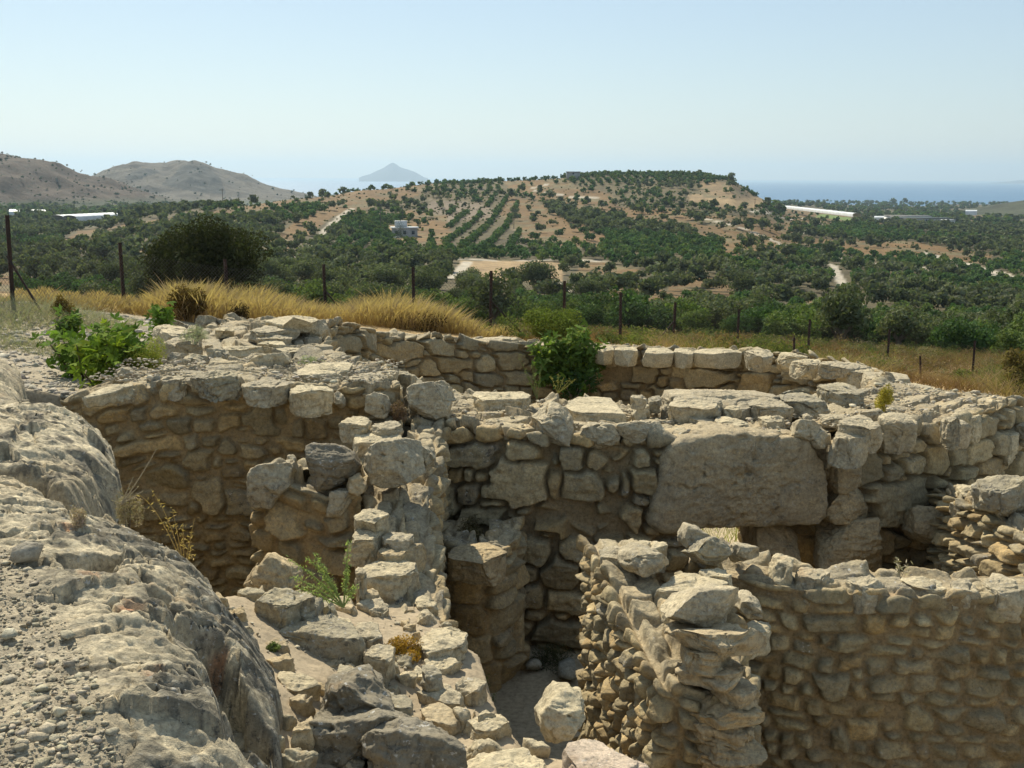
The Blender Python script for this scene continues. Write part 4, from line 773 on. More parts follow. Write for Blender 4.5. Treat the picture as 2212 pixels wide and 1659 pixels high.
# ------------------------------------------------------------------ landscape: polar height field, columns of (view y, distance)
SEA = -45.0
COLS = {  # px: [(py, d), ...] seen surface from near to far; beyond the last entry the land falls away
 -500: [(780,22),(740,34),(700,60),(650,130),(600,220),(550,340),(500,520),(470,800),(452,1100),(440,1500)],
 0:    [(700,24),(690,34),(660,70),(620,150),(590,220),(550,340),(500,560),(470,850),(450,1150),(436,1500)],
 200:  [(712,24),(700,34),(665,70),(620,150),(590,220),(550,320),(510,470),(485,640),(462,1000),(445,1300),(436,1600)],
 350:  [(718,24),(700,34),(670,70),(620,150),(590,220),(550,300),(510,400),(480,470),(462,540),(452,1100),(438,1500)],
 500:  [(722,24),(705,34),(672,70),(620,150),(590,210),(550,280),(510,360),(480,420),(462,470),(450,500),(447,520)],
 640:  [(724,24),(708,36),(676,72),(620,160),(590,220),(550,300),(510,390),(470,450),(450,510),(434,560),(430,580)],
 800:  [(728,25),(715,38),(680,75),(620,170),(590,230),(550,310),(510,400),(470,480),(440,560),(416,620),(411,660)],
 950:  [(731,26),(720,38),(690,75),(630,160),(590,230),(550,310),(510,400),(470,490),(437,580),(409,650),(398,700)],
 1150: [(735,27),(725,40),(695,78),(640,160),(590,240),(550,320),(510,410),(470,500),(430,600),(402,680),(388,750)],
 1300: [(740,28),(730,40),(700,80),(650,160),(600,240),(550,330),(510,420),(470,510),(430,610),(395,700),(377,760)],
 1500: [(748,30),(738,42),(710,80),(660,160),(600,250),(550,340),(510,430),(470,520),(430,610),(400,690),(379,760)],
 1570: [(750,30),(740,42),(712,80),(662,160),(600,255),(550,350),(510,440),(470,530),(440,600),(415,660),(390,740)],
 1625: [(753,31),(743,42),(714,80),(664,160),(600,260),(550,360),(510,460),(480,540),(455,620),(436,700),(424,760)],
 1700: [(757,31),(748,43),(718,82),(668,165),(610,260),(560,370),(520,480),(490,620),(465,850),(448,1300),(438,2100)],
 1900: [(772,32),(762,44),(728,86),(675,175),(620,270),(570,380),(530,500),(500,680),(475,1000),(455,1600),(441,2300)],
 2212: [(800,34),(785,46),(745,88),(690,180),(630,290),(580,400),(540,520),(510,700),(485,1000),(460,1600),(441,2300)],
 2700: [(850,36),(830,48),(780,92),(710,190),(640,310),(590,430),(550,560),(520,750),(490,1100),(465,1700),(440,2300)]}
def pchip(x, y, q):
    h = np.diff(x); dl = np.diff(y)/h; m = np.zeros(len(x)); m[0] = dl[0]; m[-1] = dl[-1]
    for i in range(1, len(x)-1):
        m[i] = 0 if dl[i-1]*dl[i] <= 0 else 2*dl[i-1]*dl[i]/(dl[i-1]+dl[i])
    q = np.clip(q, x[0], x[-1]); i = np.clip(np.searchsorted(x, q)-1, 0, len(x)-2); t = (q-x[i])/h[i]
    return (2*t**3-3*t**2+1)*y[i]+(t**3-2*t**2+t)*h[i]*m[i]+(-2*t**3+3*t**2)*y[i+1]+(t**3-t**2)*h[i]*m[i+1]
DD = np.exp(np.linspace(math.log(20), math.log(2700), 240)); ck = sorted(COLS); CA = []; CZs = []
for px in ck:
    xs = []; zs = []
    for py, d in COLS[px]:
        v = ray(px, py); xs.append(d); zs.append(CZ+d*v[2]/math.hypot(v[0], v[1]))
    dl, zl = xs[-1], zs[-1]
    if dl < 2000:
        e = max(SEA-3, zl-26) if px < 700 else SEA-3
        xs += [dl*1.10, dl*1.5, 2600]; zs += [zl-1.5, max(zl-28, SEA-3 if px >= 420 else SEA+6), SEA-3 if px >= 400 else SEA+4]
    else: xs += [dl*1.03, 2700]; zs += [SEA-1, SEA-6]
    CZs.append(pchip(np.array(xs), np.array(zs), DD)); v = ray(px, 600); CA.append(math.atan2(v[0], v[1]))
CA = np.array(CA); CZs = np.array(CZs)
def land_z(X, Y, detail=True):
    X = np.asarray(X, float); Y = np.asarray(Y, float); d = np.clip(np.hypot(X, Y), 20.01, 2699); a = np.clip(np.arctan2(X, Y), CA[0], CA[-1]-1e-6)
    i = np.clip(np.searchsorted(CA, a)-1, 0, len(CA)-2); t = (a-CA[i])/(CA[i+1]-CA[i]); t = t*t*(3-2*t)*.5+t*.5
    f = np.log(d/20)/math.log(2700/20)*239; j = np.clip(f.astype(int), 0, 238); s = f-j
    z = (CZs[i,j]*(1-s)+CZs[i,j+1]*s)*(1-t)+(CZs[i+1,j]*(1-s)+CZs[i+1,j+1]*s)*t
    if detail:
        P = np.stack([X, Y, X*0], -1); z = z+np.clip(d/300, .05, 1)*(1.0*fbm(P, 1/55., 4)+.45*fbm(P, 1/14., 3))*sm(d, 26, 120)
    k = sm(d, 24, 34)
    return G0(X, Y)*(1-k)+z*k if np.any(k < 1) else z
def on_land(px, py, d0=40, d1=2600):
    """first hit of the view ray with the land"""
    v = ray(px, py); t = np.exp(np.linspace(math.log(d0), math.log(d1), 900)); hh = math.hypot(v[0], v[1])
    X = v[0]/hh*t; Y = v[1]/hh*t; Z = CZ+v[2]/hh*t; z = land_z(X, Y, False); k = np.where(Z < z)[0]
    if not len(k): return None
    k = k[0]; return np.array([X[k], Y[k], land_z(X[k:k+1], Y[k:k+1])[0]])
# field polygons in view pixels: (colour, polygon)
CF = dict(straw=(.150,.088,.031), pale=(.28,.195,.10), scrub=(.10,.078,.034), road=(.40,.35,.27), green=(.09,.13,.035), brown=(.17,.13,.085), cliff=(.21,.145,.075), under=(.085,.068,.030), lime=(.14,.19,.045))
FIELDS = [('scrub', [(430,400),(1600,375),(1700,450),(1700,520),(1300,520),(900,470),(430,470)]),
 ('straw', [(760,395),(950,385),(940,405),(880,430),(780,455),(700,470),(650,480),(660,440)]),
 ('straw', [(640,420),(720,410),(760,440),(650,520),(600,560),(590,520),(660,460)]),
 ('straw', [(170,500),(240,490),(430,462),(640,420),(640,440),(480,470),(430,480),(240,520),(170,545),(120,530)]),
 ('straw', [(1080,385),(1215,378),(1240,400),(1320,418),(1340,450),(1500,455),(1680,470),(1720,500),(1700,560),(1560,540),(1380,490),(1300,480),(1180,440),(1100,410)]),
 ('brown', [(930,430),(1050,440),(1090,470),(960,480),(920,455)]),('brown', [(1100,480),(1230,500),(1240,540),(1120,520)]),
 ('straw', [(880,455),(960,465),(980,520),(960,560),(900,540),(860,500)]),
 ('straw', [(1090,420),(1300,470),(1360,500),(1290,540),(1140,520),(1080,470)]),
 ('pale', [(995,562),(1215,566),(1215,606),(1190,612),(1100,606),(985,606)]),
 ('straw', [(1250,560),(1380,580),(1380,640),(1340,720),(1290,720),(1300,640),(1240,620)]),
 ('straw', [(1450,600),(1560,596),(1590,640),(1560,670),(1440,660)]),('straw', [(1400,620),(1480,640),(1440,720),(1340,720),(1350,660)]),
 ('straw', [(1640,500),(1800,520),(1960,520),(2140,550),(2150,572),(1960,555),(1880,560),(1740,530)]),
 ('straw', [(1560,510),(1720,520),(1700,570),(1560,560)]),('straw', [(1680,445),(1760,450),(1880,478),(1700,500)]),
 ('lime', [(1770,462),(1880,474),(1990,475),(1990,482),(1880,484),(1760,470)]),
 ('straw', [(2070,455),(2212,450),(2212,470),(2100,478)]),('pale', [(1480,420),(1640,425),(1690,445),(1600,452),(1500,440)]),
 ('cliff', [(1510,390),(1600,395),(1625,425),(1600,432),(1520,425)]),
 ('straw', [(1080,600),(1260,600),(1260,640),(1090,640)]) if False else ('straw', [(1740,640),(1760,640),(1750,700),(1700,700)]),
 ('straw', [(-100,590),(60,590),(110,640),(90,700),(-100,700)]),('straw', [(300,520),(340,540),(330,600),(290,580)]),
 ('road', [(2000,545),(2212,600),(2212,612),(1990,552)]),('straw', [(1860,470),(1960,480),(1900,490)]),
 ('pale', [(840,490),(860,485),(875,520),(865,545),(848,520)])]
ROADS = [([(945,560),(1100,561),(1290,563),(1420,565)], 1.6), ([(1770,562),(1800,570),(1825,625),(1850,662)], 1.4), ([(1215,380),(1180,398),(1150,405)], 1.6), ([(1150,410),(1240,425),(1330,425)], 1.8), ([(1620,460),(1740,470),(1790,490),(1740,505)], 1.6),
 ([(1500,470),(1620,500),(1700,530),(1850,560),(2000,580),(2212,606)], 2.), ([(710,612),(745,595)], 2.), ([(980,600),(1010,565)], 1.5), ([(640,560),(700,500),(760,450)], 1.5), ([(870,560),(940,562)], 1.5), ([(900,590),(700,600)], 1.), ([(1190,606),(1225,640)], 1.8)]
def inpoly(poly, x, y):
    ins = np.zeros(x.shape, bool); poly = np.asarray(poly, float)
    for a, b in zip(poly, np.roll(poly, -1, 0)):
        if a[1] == b[1]: continue
        ins ^= ((a[1] > y) != (b[1] > y)) & (x < a[0]+(y-a[1])*(b[0]-a[0])/(b[1]-a[1]))
    return ins
def field_at(P, jit=4.):
    n = fbm(P, 1/18., 3); px, py = topx(P); px = px+n*jit*1.6; py = py+fbm(P, 1/12., 2, off=9.)*jit*.6; f = np.full(px.shape, -1)
    for k, (c, poly) in enumerate(FIELDS): f[inpoly(poly, px, py)] = k
    return f
RW = []
if PARTS['land']:
    for pts, wd in ROADS:
        q = [on_land(x, y) for x, y in pts]; q = [p for p in q if p is not None]
        if len(q) > 1: RW.append((resample(np.array(q)[:,:2], 4.)[0], wd))
def road_dist(X, Y):
    o = np.full(X.shape, 1e3)
    for q, wd in RW:
        for a, b in zip(q[:-1], q[1:]):
            m_ = (np.abs(X-(a[0]+b[0])/2) < 14) & (np.abs(Y-(a[1]+b[1])/2) < 14)
            if not m_.any(): continue
            e = b-a; t = np.clip(((X[m_]-a[0])*e[0]+(Y[m_]-a[1])*e[1])/(e@e), 0, 1)
            o[m_] = np.minimum(o[m_], np.hypot(X[m_]-a[0]-t*e[0], Y[m_]-a[1]-t*e[1])-wd)
    return o
if PARTS['land']:
    na = 900 if SC == 1 else 500; nd = 520 if SC == 1 else 300
    aa = np.linspace(CA[0]+.02, CA[-1]-.02, na); dd = np.exp(np.linspace(math.log(22.5), math.log(2650), nd)); A_, D_ = np.meshgrid(aa, dd, indexing='ij')
    X = D_*np.sin(A_); Y = D_*np.cos(A_); Z = land_z(X, Y); Z = np.where(D_ < 24, Z-.08*(24-D_), Z); P = np.stack([X, Y, Z], -1)
    f = field_at(P); cols = np.array([CF[c] for c, _ in FIELDS]+[CF['under']]); c = cols[f]
    n1 = fbm(P, 1/25., 4)[...,None]; n2 = fbm(P, 1/4., 4)[...,None]
    sc_ = (sm(fbm(P, 1/14., 4, .6, off=77.), .02, .25)*np.isin(f, [k for k, (c_, _) in enumerate(FIELDS) if c_ in ('straw','cliff')]))[...,None]*.62; c = c*(1-sc_)+np.array([.13,.12,.06])*sc_
    near = sm(-D_, -40, -30)[...,None]*(f < 0)[...,None]; c = c*(1-near)+np.array([.33,.235,.11])*near
    c = c*(1+.30*n1+.30*n2); rd = road_dist(X, Y)[...,None]; k = 1-sm(rd, -.5, .3); c = c*(1-k)+np.array(CF['road'])*(1+.1*n2)*k
    m = N('field_soil'); a = m.attr(); nn = m.noise(.35, 7, .7); m.l(m.mix(1., a.outputs[0], m.ramp(nn, [(.3,.62),(.5,1.),(.7,1.35)]), 'MULTIPLY'), m.b.inputs[0]); m.bump(nn, .6, .6)
    link('valley_terrain', mesh('valley_terrain', P, gridq(na, nd), None, c), m.m, kind='structure')
    # sea
    dd = np.exp(np.linspace(math.log(900), math.log(70000), 160)); aa = np.linspace(-1.5, 1.5, 120); A_, D_ = np.meshgrid(aa, dd, indexing='ij')
    m = N('sea_water'); m.b.inputs['Roughness'].default_value = .45; m.b.inputs['Specular IOR Level'].default_value = .35
    w1 = m.noise(.004, 5, .6, stretch=(1,3,1)); m.l(m.ramp(w1, [(.35, (.05,.13,.23)), (.65, (.075,.17,.28))]), m.b.inputs[0]); m.bump(m.noise(.12, 6, .7, stretch=(1,2,1)), .5, 1.2)
    link('sea', mesh('sea', np.stack([D_*np.sin(A_), D_*np.cos(A_), D_*0+SEA], -1), gridq(120, 160)), m.m, kind='structure')
    # far hills: skyline profile, distance of ridge and foot
    m = N('dry_hillside'); a = m.attr(); nn = m.noise(.03, 8, .75); n4 = m.noise(.16, 4, .7); cc_ = m.mix(1., a.outputs[0], m.ramp(nn, [(.3,.6),(.5,1.),(.7,1.3)]), 'MULTIPLY'); m.l(m.mix(m.ramp(n4, [(.56,0.),(.62,.75)]), cc_, (.05,.05,.03)), m.b.inputs[0]); m.bump(nn, .8, 8.)
    def hill(name, prof, dr, df, yf, col, seed, rough=.02, base=SEA-4, n=220, mpx=90, dd_=None):
        pf = np.array(prof, float); px = np.linspace(pf[0,0], pf[-1,0], n); py = np.interp(px, pf[:,0], pf[:,1])
        k = np.array([1,2,3,2,1])/9.; py = np.convolve(np.pad(py, 2, 'edge'), k, 'valid')
        t = np.concatenate([np.linspace(0, 1, mpx), np.linspace(1, 1.6, 24)[1:]]); V = np.zeros((n, len(t), 3))
        r = ray(px, py); hh = np.hypot(r[:,0], r[:,1]); ux = r[:,0]/hh; uy = r[:,1]/hh; zr = CZ+dr*r[:,2]/hh
        for j, tt in enumerate(t):
            d = df+(dr-df)*tt; zf = base
            if tt <= 1: s_ = (tt**.85); z = zf+(zr-zf)*(s_*s_*(3-2*s_)*.55+s_*.45)
            else: z = zf+(zr-zf)*np.clip(1-((tt-1)/.6)**1.3, 0, 1)
            V[:,j,0] = ux*d; V[:,j,1] = uy*d; V[:,j,2] = z
        amp = (dr*rough)*sm(t, 0, .3)[None]*(1-.75*sm(-np.abs(t-1), -.15, 0))[None]
        V[...,2] += amp*(ridge(V*np.array([1,1,0]), 1/(dr*.11), 4, off=seed)*.5+fbm(V*np.array([1,1,0]), 1/(dr*.03), 4, off=seed)*.25)*sm(V[...,2], base, base+40)
        n1 = fbm(V, 1/120., 4, off=seed)[...,None]; n2 = fbm(V, 1/22., 4, off=seed)[...,None]
        c = np.array(col)*(1+.25*n1+.45*n2)
        return V, c
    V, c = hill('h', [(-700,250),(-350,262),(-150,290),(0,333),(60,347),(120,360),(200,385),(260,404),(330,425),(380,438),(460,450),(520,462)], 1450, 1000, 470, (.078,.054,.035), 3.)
    px, py = topx(V); g = (sm(py, 415+.04*(400-px), 440)*sm(fbm(V, 1/50., 3), -.55, -.1))[...,None]; c = c*(1-g)+np.array([.06,.07,.035])*g
    HILLV = [V.reshape(-1,3)]
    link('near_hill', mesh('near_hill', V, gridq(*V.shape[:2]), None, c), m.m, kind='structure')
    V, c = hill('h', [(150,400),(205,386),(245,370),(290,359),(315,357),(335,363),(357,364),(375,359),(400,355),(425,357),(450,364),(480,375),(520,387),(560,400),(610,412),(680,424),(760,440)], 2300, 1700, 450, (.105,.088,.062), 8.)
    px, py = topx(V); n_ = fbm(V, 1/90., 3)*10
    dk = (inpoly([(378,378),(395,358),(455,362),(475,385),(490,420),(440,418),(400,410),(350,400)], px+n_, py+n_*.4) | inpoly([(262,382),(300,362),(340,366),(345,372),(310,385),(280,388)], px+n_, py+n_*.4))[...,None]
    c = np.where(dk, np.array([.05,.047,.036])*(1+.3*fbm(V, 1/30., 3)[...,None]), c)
    g = (sm(py, 428, 440)*sm(fbm(V, 1/50., 3), -.4, .2))[...,None]; c = c*(1-g)+np.array([.07,.085,.04])*g
    HILLV.append(V.reshape(-1,3))
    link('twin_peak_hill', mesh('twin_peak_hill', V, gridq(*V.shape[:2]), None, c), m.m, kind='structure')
    V, c = hill('h', [(775,384),(785,380),(800,376),(812,370),(828,363),(838,356),(848,351),(856,355),(866,362),(880,366),(895,371),(908,378),(915,383),(925,386)], 14000, 13000, 385, (.045,.06,.085), 5., rough=.0015, n=120, mpx=50)  # blue of distant haze is put into the island's own colour
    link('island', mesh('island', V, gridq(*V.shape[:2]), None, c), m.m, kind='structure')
    V, c = hill('h', [(2110,397),(2140,395),(2165,393),(2185,391),(2200,389),(2240,386),(2320,380),(2500,376),(2700,380)], 20000, 18500, 396, (.06,.07,.09), 6., rough=.001, n=90, mpx=30)  # bluish colour here also paints in the haze of distance
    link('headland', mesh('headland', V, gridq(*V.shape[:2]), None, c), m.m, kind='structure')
    V, c = hill('h', [(2020,462),(2090,452),(2130,446),(2170,438),(2212,432),(2280,425),(2400,410),(2700,400)], 1500, 1250, 396, (.065,.07,.035), 12., rough=.01, n=120, mpx=50)
    link('right_hill', mesh('right_hill', V, gridq(*V.shape[:2]), None, c), m.m, kind='structure')
    # air
    hx = 24000.; b0, b1 = -600, 24000
    v = [(x, y, z) for x in (-hx, hx) for y in (b0, b1) for z in (SEA-10, 330)]
    me = mesh('haze', v, [(0,1,3,2),(4,6,7,5),(0,4,5,1),(2,3,7,6),(0,2,6,4),(1,5,7,3)], smooth=False)
    hm = bpy.data.materials.new('air'); hm.use_nodes = True; t = hm.node_tree; t.nodes.clear(); pv = t.nodes.new('ShaderNodeVolumePrincipled'); ou = t.nodes.new('ShaderNodeOutputMaterial')
    pv.inputs['Density'].default_value = 8.5e-5; pv.inputs['Color'].default_value = (.62,.82,1,1); pv.inputs['Anisotropy'].default_value = .3
    t.links.new(pv.outputs[0], ou.inputs['Volume']); link('haze', me, hm, kind='stuff', label='thin blue summer haze over the valley and sea', cat='haze')
# ------------------------------------------------------------------ foliage builders
def leaf_mat(name, rough=.6, trans=.25):
    m = N(name); a = m.attr(); m.l(a.outputs[0], m.b.inputs[0]); m.b.inputs['Roughness'].default_value = .85; m.b.inputs['Specular IOR Level'].default_value = .05
    tb = m.n('ShaderNodeBsdfTranslucent'); m.l(m.mix(1., a.outputs[0], (1.3,1.5,.7), 'MULTIPLY'), tb.inputs[0]); mx = m.n('ShaderNodeMixShader'); mx.inputs[0].default_value = trans
    m.l(m.b.outputs[0], mx.inputs[1]); m.l(tb.outputs[0], mx.inputs[2]); m.l(mx.outputs[0], m.o.inputs[0]); return m.m
M_LEAF = leaf_mat('foliage'); M_GRASS = leaf_mat('dry_grass', .7, .3)
mb_ = N('bark'); mb_.l(mb_.ramp(mb_.noise(6, 5, .7, stretch=(3,3,.6)), [(.3,(.09,.07,.05)),(.7,(.22,.18,.13))]), mb_.b.inputs[0]); mb_.bump(mb_.noise(14, 5, .7, stretch=(3,3,.5)), .8, .03); M_BARK = mb_.m
def quads(C, U, W):
    """leaf quads: centres, half vectors"""
    V = np.stack([C-U-W*.6, C+U*.2-W, C+U, C+U*.2+W], 1) if False else np.stack([C-U, C-W, C+U, C+W], 1)
    return V.reshape(-1,3), np.arange(len(C)*4).reshape(-1,4)
def crown(rs, n, rx, rz, leaf, col, cz=0., clumps=14, var=.25, flat=.75, asp=.5, low=.55, inner=.25):
    """leaf cloud around a set of clumps inside an ellipsoid centred at (0,0,cz)"""
    d = rs.normal(size=(clumps,3)); d /= np.linalg.norm(d, axis=1, keepdims=True); d[:,2] = np.where(d[:,2] < -low, -low*rs.rand(clumps), d[:,2])
    cc = d*rs.uniform(.35, .72, (clumps,1)); cr = rs.uniform(.28, .48, clumps)
    k = rs.choice(clumps, n, p=cr**2/(cr**2).sum()); q = rs.normal(size=(n,3)); q /= np.linalg.norm(q, axis=1, keepdims=True)
    rr = np.where(rs.rand(n) < inner, rs.uniform(.3,.8,n), rs.uniform(.82,1.12,n)); p = cc[k]+q*(cr[k]*rr)[:,None]
    nrm = q*.9+rs.normal(size=(n,3))*.55; nrm /= np.linalg.norm(nrm, axis=1, keepdims=True)
    u = np.cross(nrm, rs.normal(size=(n,3))); u /= np.linalg.norm(u, axis=1, keepdims=True); w_ = np.cross(nrm, u)
    s = leaf*rs.uniform(.6, 1.4, (n,1)); C = p*np.array([rx, rx, rz])+np.array([0,0,cz])
    V, Q = quads(C, u*s, w_*s*asp)
    ck = rs.uniform(1-var, 1+var, clumps)[k][:,None]; c = np.array(col)*ck*rs.uniform(.75, 1.3, (n,1))*(1+rs.normal(size=(n,3))*.04)
    return V, Q, np.repeat(c, 4, 0)
def tube(pts, rad, n=7):
    pts = np.asarray(pts, float); rad = np.broadcast_to(rad, (len(pts),)); V = []
    for i, p in enumerate(pts):
        t = pts[min(i+1, len(pts)-1)]-pts[max(i-1, 0)]; t = t/(np.linalg.norm(t)+1e-9); a = np.cross(t, [.31,.9,.2]); a /= np.linalg.norm(a); b = np.cross(t, a)
        th = np.linspace(0, 2*pi, n, endpoint=False); V.append(p+rad[i]*(np.cos(th)[:,None]*a+np.sin(th)[:,None]*b))
    V = np.array(V); m = len(pts); i = np.arange(m-1)[:,None]; j = np.arange(n)[None]
    Q = np.stack([i*n+j, i*n+(j+1)%n, (i+1)*n+(j+1)%n, (i+1)*n+j], -1).reshape(-1,4)
    return V.reshape(-1,3), Q
def join(parts):
    Vs, Qs, Cs, o = [], [], [], 0
    for p in parts:
        Vs.append(p[0]); Qs.append(p[1]+o); o += len(p[0])
        if len(p) > 2: Cs.append(p[2])
    return np.vstack(Vs), np.vstack(Qs), (np.vstack(Cs) if Cs else None)
def limbs(rs, h, r, spread, n=5, lean=.15):
    L = []; k = np.array([rs.normal()*lean, rs.normal()*lean, 1.])
    base = [np.array([0,0,-.15]), k*h*.2*np.array([1,1,1]), k*h*.42]; L.append(tube(base+[k*h*.5], [r*1.3, r, r*.8, r*.6], 8))
    for _ in range(n):
        a = rs.rand()*6.28; e = np.array([cos(a)*spread*rs.uniform(.5,1), sin(a)*spread*rs.uniform(.5,1), h*rs.uniform(.75,1.1)]); m_ = k*h*.4; mid = (m_+e)/2+np.array([cos(a),sin(a),0])*spread*.12
        L.append(tube([m_, mid, e], [r*.6, r*.35, r*.12], 6))
    v, q, _ = join(L); return v, q
OLIVE = (.098,.110,.062); OLIVE2 = (.125,.135,.078); CITR = (.066,.108,.042); DKGR = (.045,.058,.027); YGR = (.11,.142,.048)
if PARTS['land']:
    rs = np.random.RandomState(77)
    # ---- where trees stand
    ROWS = [([(970,455),(1125,470),(1120,545),(960,535)], 5.0, .25, 'c'), ([(1040,430),(1110,425),(1130,460),(1060,465)], 5, .25, 'c')]
    DENSE = [[(1215,378),(1400,372),(1570,384),(1560,398),(1400,398),(1220,394)], [(1180,440),(1300,470),(1560,520),(1550,570),(1400,550),(1240,490),(1180,460)], [(600,450),(690,445),(680,470),(560,500),(520,500)],
             [(1000,530),(1340,545),(1340,562),(1000,558)], [(640,395),(760,388),(740,405),(660,415)], [(700,490),(760,500),(690,560),(620,560)], [(780,530),(1000,530),(960,555),(800,560)]]
    # candidate grid (rows slightly turned), 4.6 m apart
    cand = []
    RX, RY = [], []
    for q_, (a, ga, gr, ph_) in enumerate(((.35, 6.0, 3.3, 0), (-.42, 5.6, 3.3, 1), (1.25, 6.4, 3.6, 2), (.05, 5.6, 3.2, 3))):
        xs = np.arange(-900, 900, ga); ys = np.arange(-900, 900, gr); GX, GY = np.meshgrid(xs, ys); GX = GX.ravel()+rs.normal(size=GX.size)*.3; GY = GY.ravel()+rs.normal(size=GY.size)*.35
        x_ = GX*cos(a)-GY*sin(a); y_ = 450+GX*sin(a)+GY*cos(a); Pq = np.stack([x_, y_, x_*0], 1)
        sel = (np.floor((fbm(Pq, 1/150., 2, off=61.)+1)*5).astype(int) % 4) == q_; RX.append(x_[sel]); RY.append(y_[sel])
    RX = np.concatenate(RX); RY = np.concatenate(RY)
    d = np.hypot(RX, RY); az = np.arctan2(RX, RY); k = (d > 44+14*(rs.rand(len(d)))) & (d < 980) & (np.abs(az) < .56); RX, RY, d = RX[k], RY[k], d[k]
    keep = (d < 560) | (rs.rand(len(d)) < .75); RX, RY, d = RX[keep], RY[keep], d[keep]
    RZ = land_z(RX, RY); TP = np.stack([RX, RY, RZ], -1); px, py = topx(TP)
    f = field_at(TP, 2.); dens = {'straw': .10, 'pale': 0, 'scrub': .50, 'road': 0, 'green': .3, 'brown': .08, 'cliff': .12, 'under': .97, 'lime': 0}
    dn = np.array([dens[c] for c, _ in FIELDS]+[dens['under']])[f]; k0 = fbm(TP, 1/95., 2, off=31.) > -.05; dn = dn*np.where(k0, .93, .62)
    patch = fbm(TP, 1/70., 3); gap = sm(patch, .14, .3)*sm(d, 90, 160); dn = dn*(1-.8*gap*(f < 0))
    for poly in DENSE: dn[inpoly(poly, px, py)] = .97
    for poly, *_ in ROWS: dn[inpoly(poly, px, py)] = 0
    near_ = (d < 230) & (f >= 0); dn[near_] = np.maximum(dn[near_], np.where(np.array([dens[c] for c, _ in FIELDS]+[1])[f][near_] > 0, .22, 0)); dn[road_dist(RX, RY) < 1.2] = 0
    dn[inpoly([(960,602),(1240,602),(1255,645),(950,645)], px, py)] *= .3
    edge = (px > 1640) & (py < 450); dn[edge] *= .8
    ok = rs.rand(len(dn)) < dn; T = TP[ok]; kind = (fbm(T, 1/95., 2, off=31.) > -.05).astype(int)     # 0 olive, 1 citrus grove
    kind[inpoly(DENSE[0], *topx(T))] = 1
    size = np.where(kind == 1, rs.uniform(1.35, 2.05, len(T)), rs.uniform(1.3, 2.9, len(T)))*np.interp(np.hypot(T[:,0],T[:,1]), [40,110,200,400], [.62,.8,.95,1.08])
    n_ = 1500; px_ = rs.uniform(300, 2320, n_); d_ = rs.uniform(47, 74, n_); v_ = ray(px_, px_*0+700); h_ = np.hypot(v_[:,0], v_[:,1]); ex = np.stack([v_[:,0]/h_*d_, v_[:,1]/h_*d_, d_*0], 1); ex[:,2] = land_z(ex[:,0], ex[:,1]); ex = ex[(px_ > 1100) | (d_ > 56)]
    keep2 = []; 
    for p in ex:
        if all((p[0]-q[0])**2+(p[1]-q[1])**2 > 2.9 for q in keep2): keep2.append(p)
    ex = np.array(keep2); T = np.vstack([T, ex]); kind = np.append(kind, (fbm(ex, 1/9., 2) > -.25).astype(int)); size = np.append(size, rs.uniform(.75, 1.5, len(ex)))
    # rows
    for poly, g, sp, kd in ROWS:
        q0 = [on_land(x, y) for x, y in poly]; q0 = np.array([q for q in q0 if q is not None]); dirv = np.array([.05, 1.]); dirv /= np.linalg.norm(dirv); per = np.array([dirv[1], -dirv[0]])
        c0 = q0[:,:2].mean(0)
        for i in range(-14, 15):
            for j in range(-40, 41):
                p = c0+per*i*7.6+dirv*j*3.3+rs.normal(size=2)*.3; z = land_z(p[:1], p[1:])[0]; x_, y_ = topx(np.array([p[0], p[1], z]))
                if inpoly(poly, np.array([x_]), np.array([y_]))[0]: T = np.vstack([T, [p[0], p[1], z]]); kind = np.append(kind, 1); size = np.append(size, rs.uniform(1.25, 1.75))
    # single trees seen in the photograph: x, y of the foot, width in view pixels
    SOLO = [(1115,476,22),(1152,476,22),(1165,540,24),(1152,552,30),(1435,480,24),(1460,470,24),(1490,478,26),(1515,482,26),(1560,480,26),(1590,495,28),(1620,500,28),(1650,498,30),(1680,505,26),(1535,455,20),(1500,452,20),(1470,455,20),(1440,447,18),(1415,455,20),(1390,440,20),(1360,450,20),(1345,440,18),
      (1296,374,18),(1325,445,22),(1375,462,30),(1300,452,20),(1270,440,20),(1240,455,24),(1210,445,22),(1190,432,22),(1165,420,20),(1128,415,22),(1105,430,24),(1085,425,20),(800,450,26),(715,455,24),(655,418,24),(638,425,22),(740,420,22),(770,412,22),(830,398,22),(865,398,24),(895,394,20),(925,392,22),(945,398,24),(1000,393,20),
      (345,555,32),(285,500,30),(240,497,30),(400,462,22),(232,580,30),(420,500,20),(560,480,26),(600,480,26),(1100,612,40),(1560,585,40),(1620,545,40),(1650,560,40),(1240,500,26),(1165,505,24),(1730,495,26),(1760,500,30),(1930,440,15),(1955,441,13),(1700,560,44),(1790,560,40),(1845,590,46),(1500,620,60),(1400,660,60),(1600,650,70),(1350,640,60),(1280,560,36),(1445,590,60),(1250,640,56)]
    for x, y, w_ in SOLO:
        p = on_land(x, y)
        if p is None: continue
        dd_ = math.hypot(p[0], p[1]); r = w_/F*dd_/2
        near = np.hypot(T[:,0]-p[0], T[:,1]-p[1]) < r*1.1
        T = T[~near]; kind = kind[~near]; size = size[~near]
        T = np.vstack([T, p]); kind = np.append(kind, 0); size = np.append(size, r*1.05)
    # hand placed large crowns: x, foot y, width, distance, label
    HERO = [(1160,610,92,175,'broad dark olive tree beside the harvested straw field in the valley'), (440,640,0,0,''), (985,672,60,110,'dark rounded olive tree in the green grove above the golden grass'),
            (1133,660,58,118,'rounded olive tree below the harvested straw field'), (865,545,30,330,'dark cypress standing beside the white farmhouse')]
    D = np.hypot(T[:,0], T[:,1]); vis = size/D; px, py = topx(T+np.stack([0*D, 0*D, size], -1)); inn = (px > -20) & (px < 2232) & (py < 830)
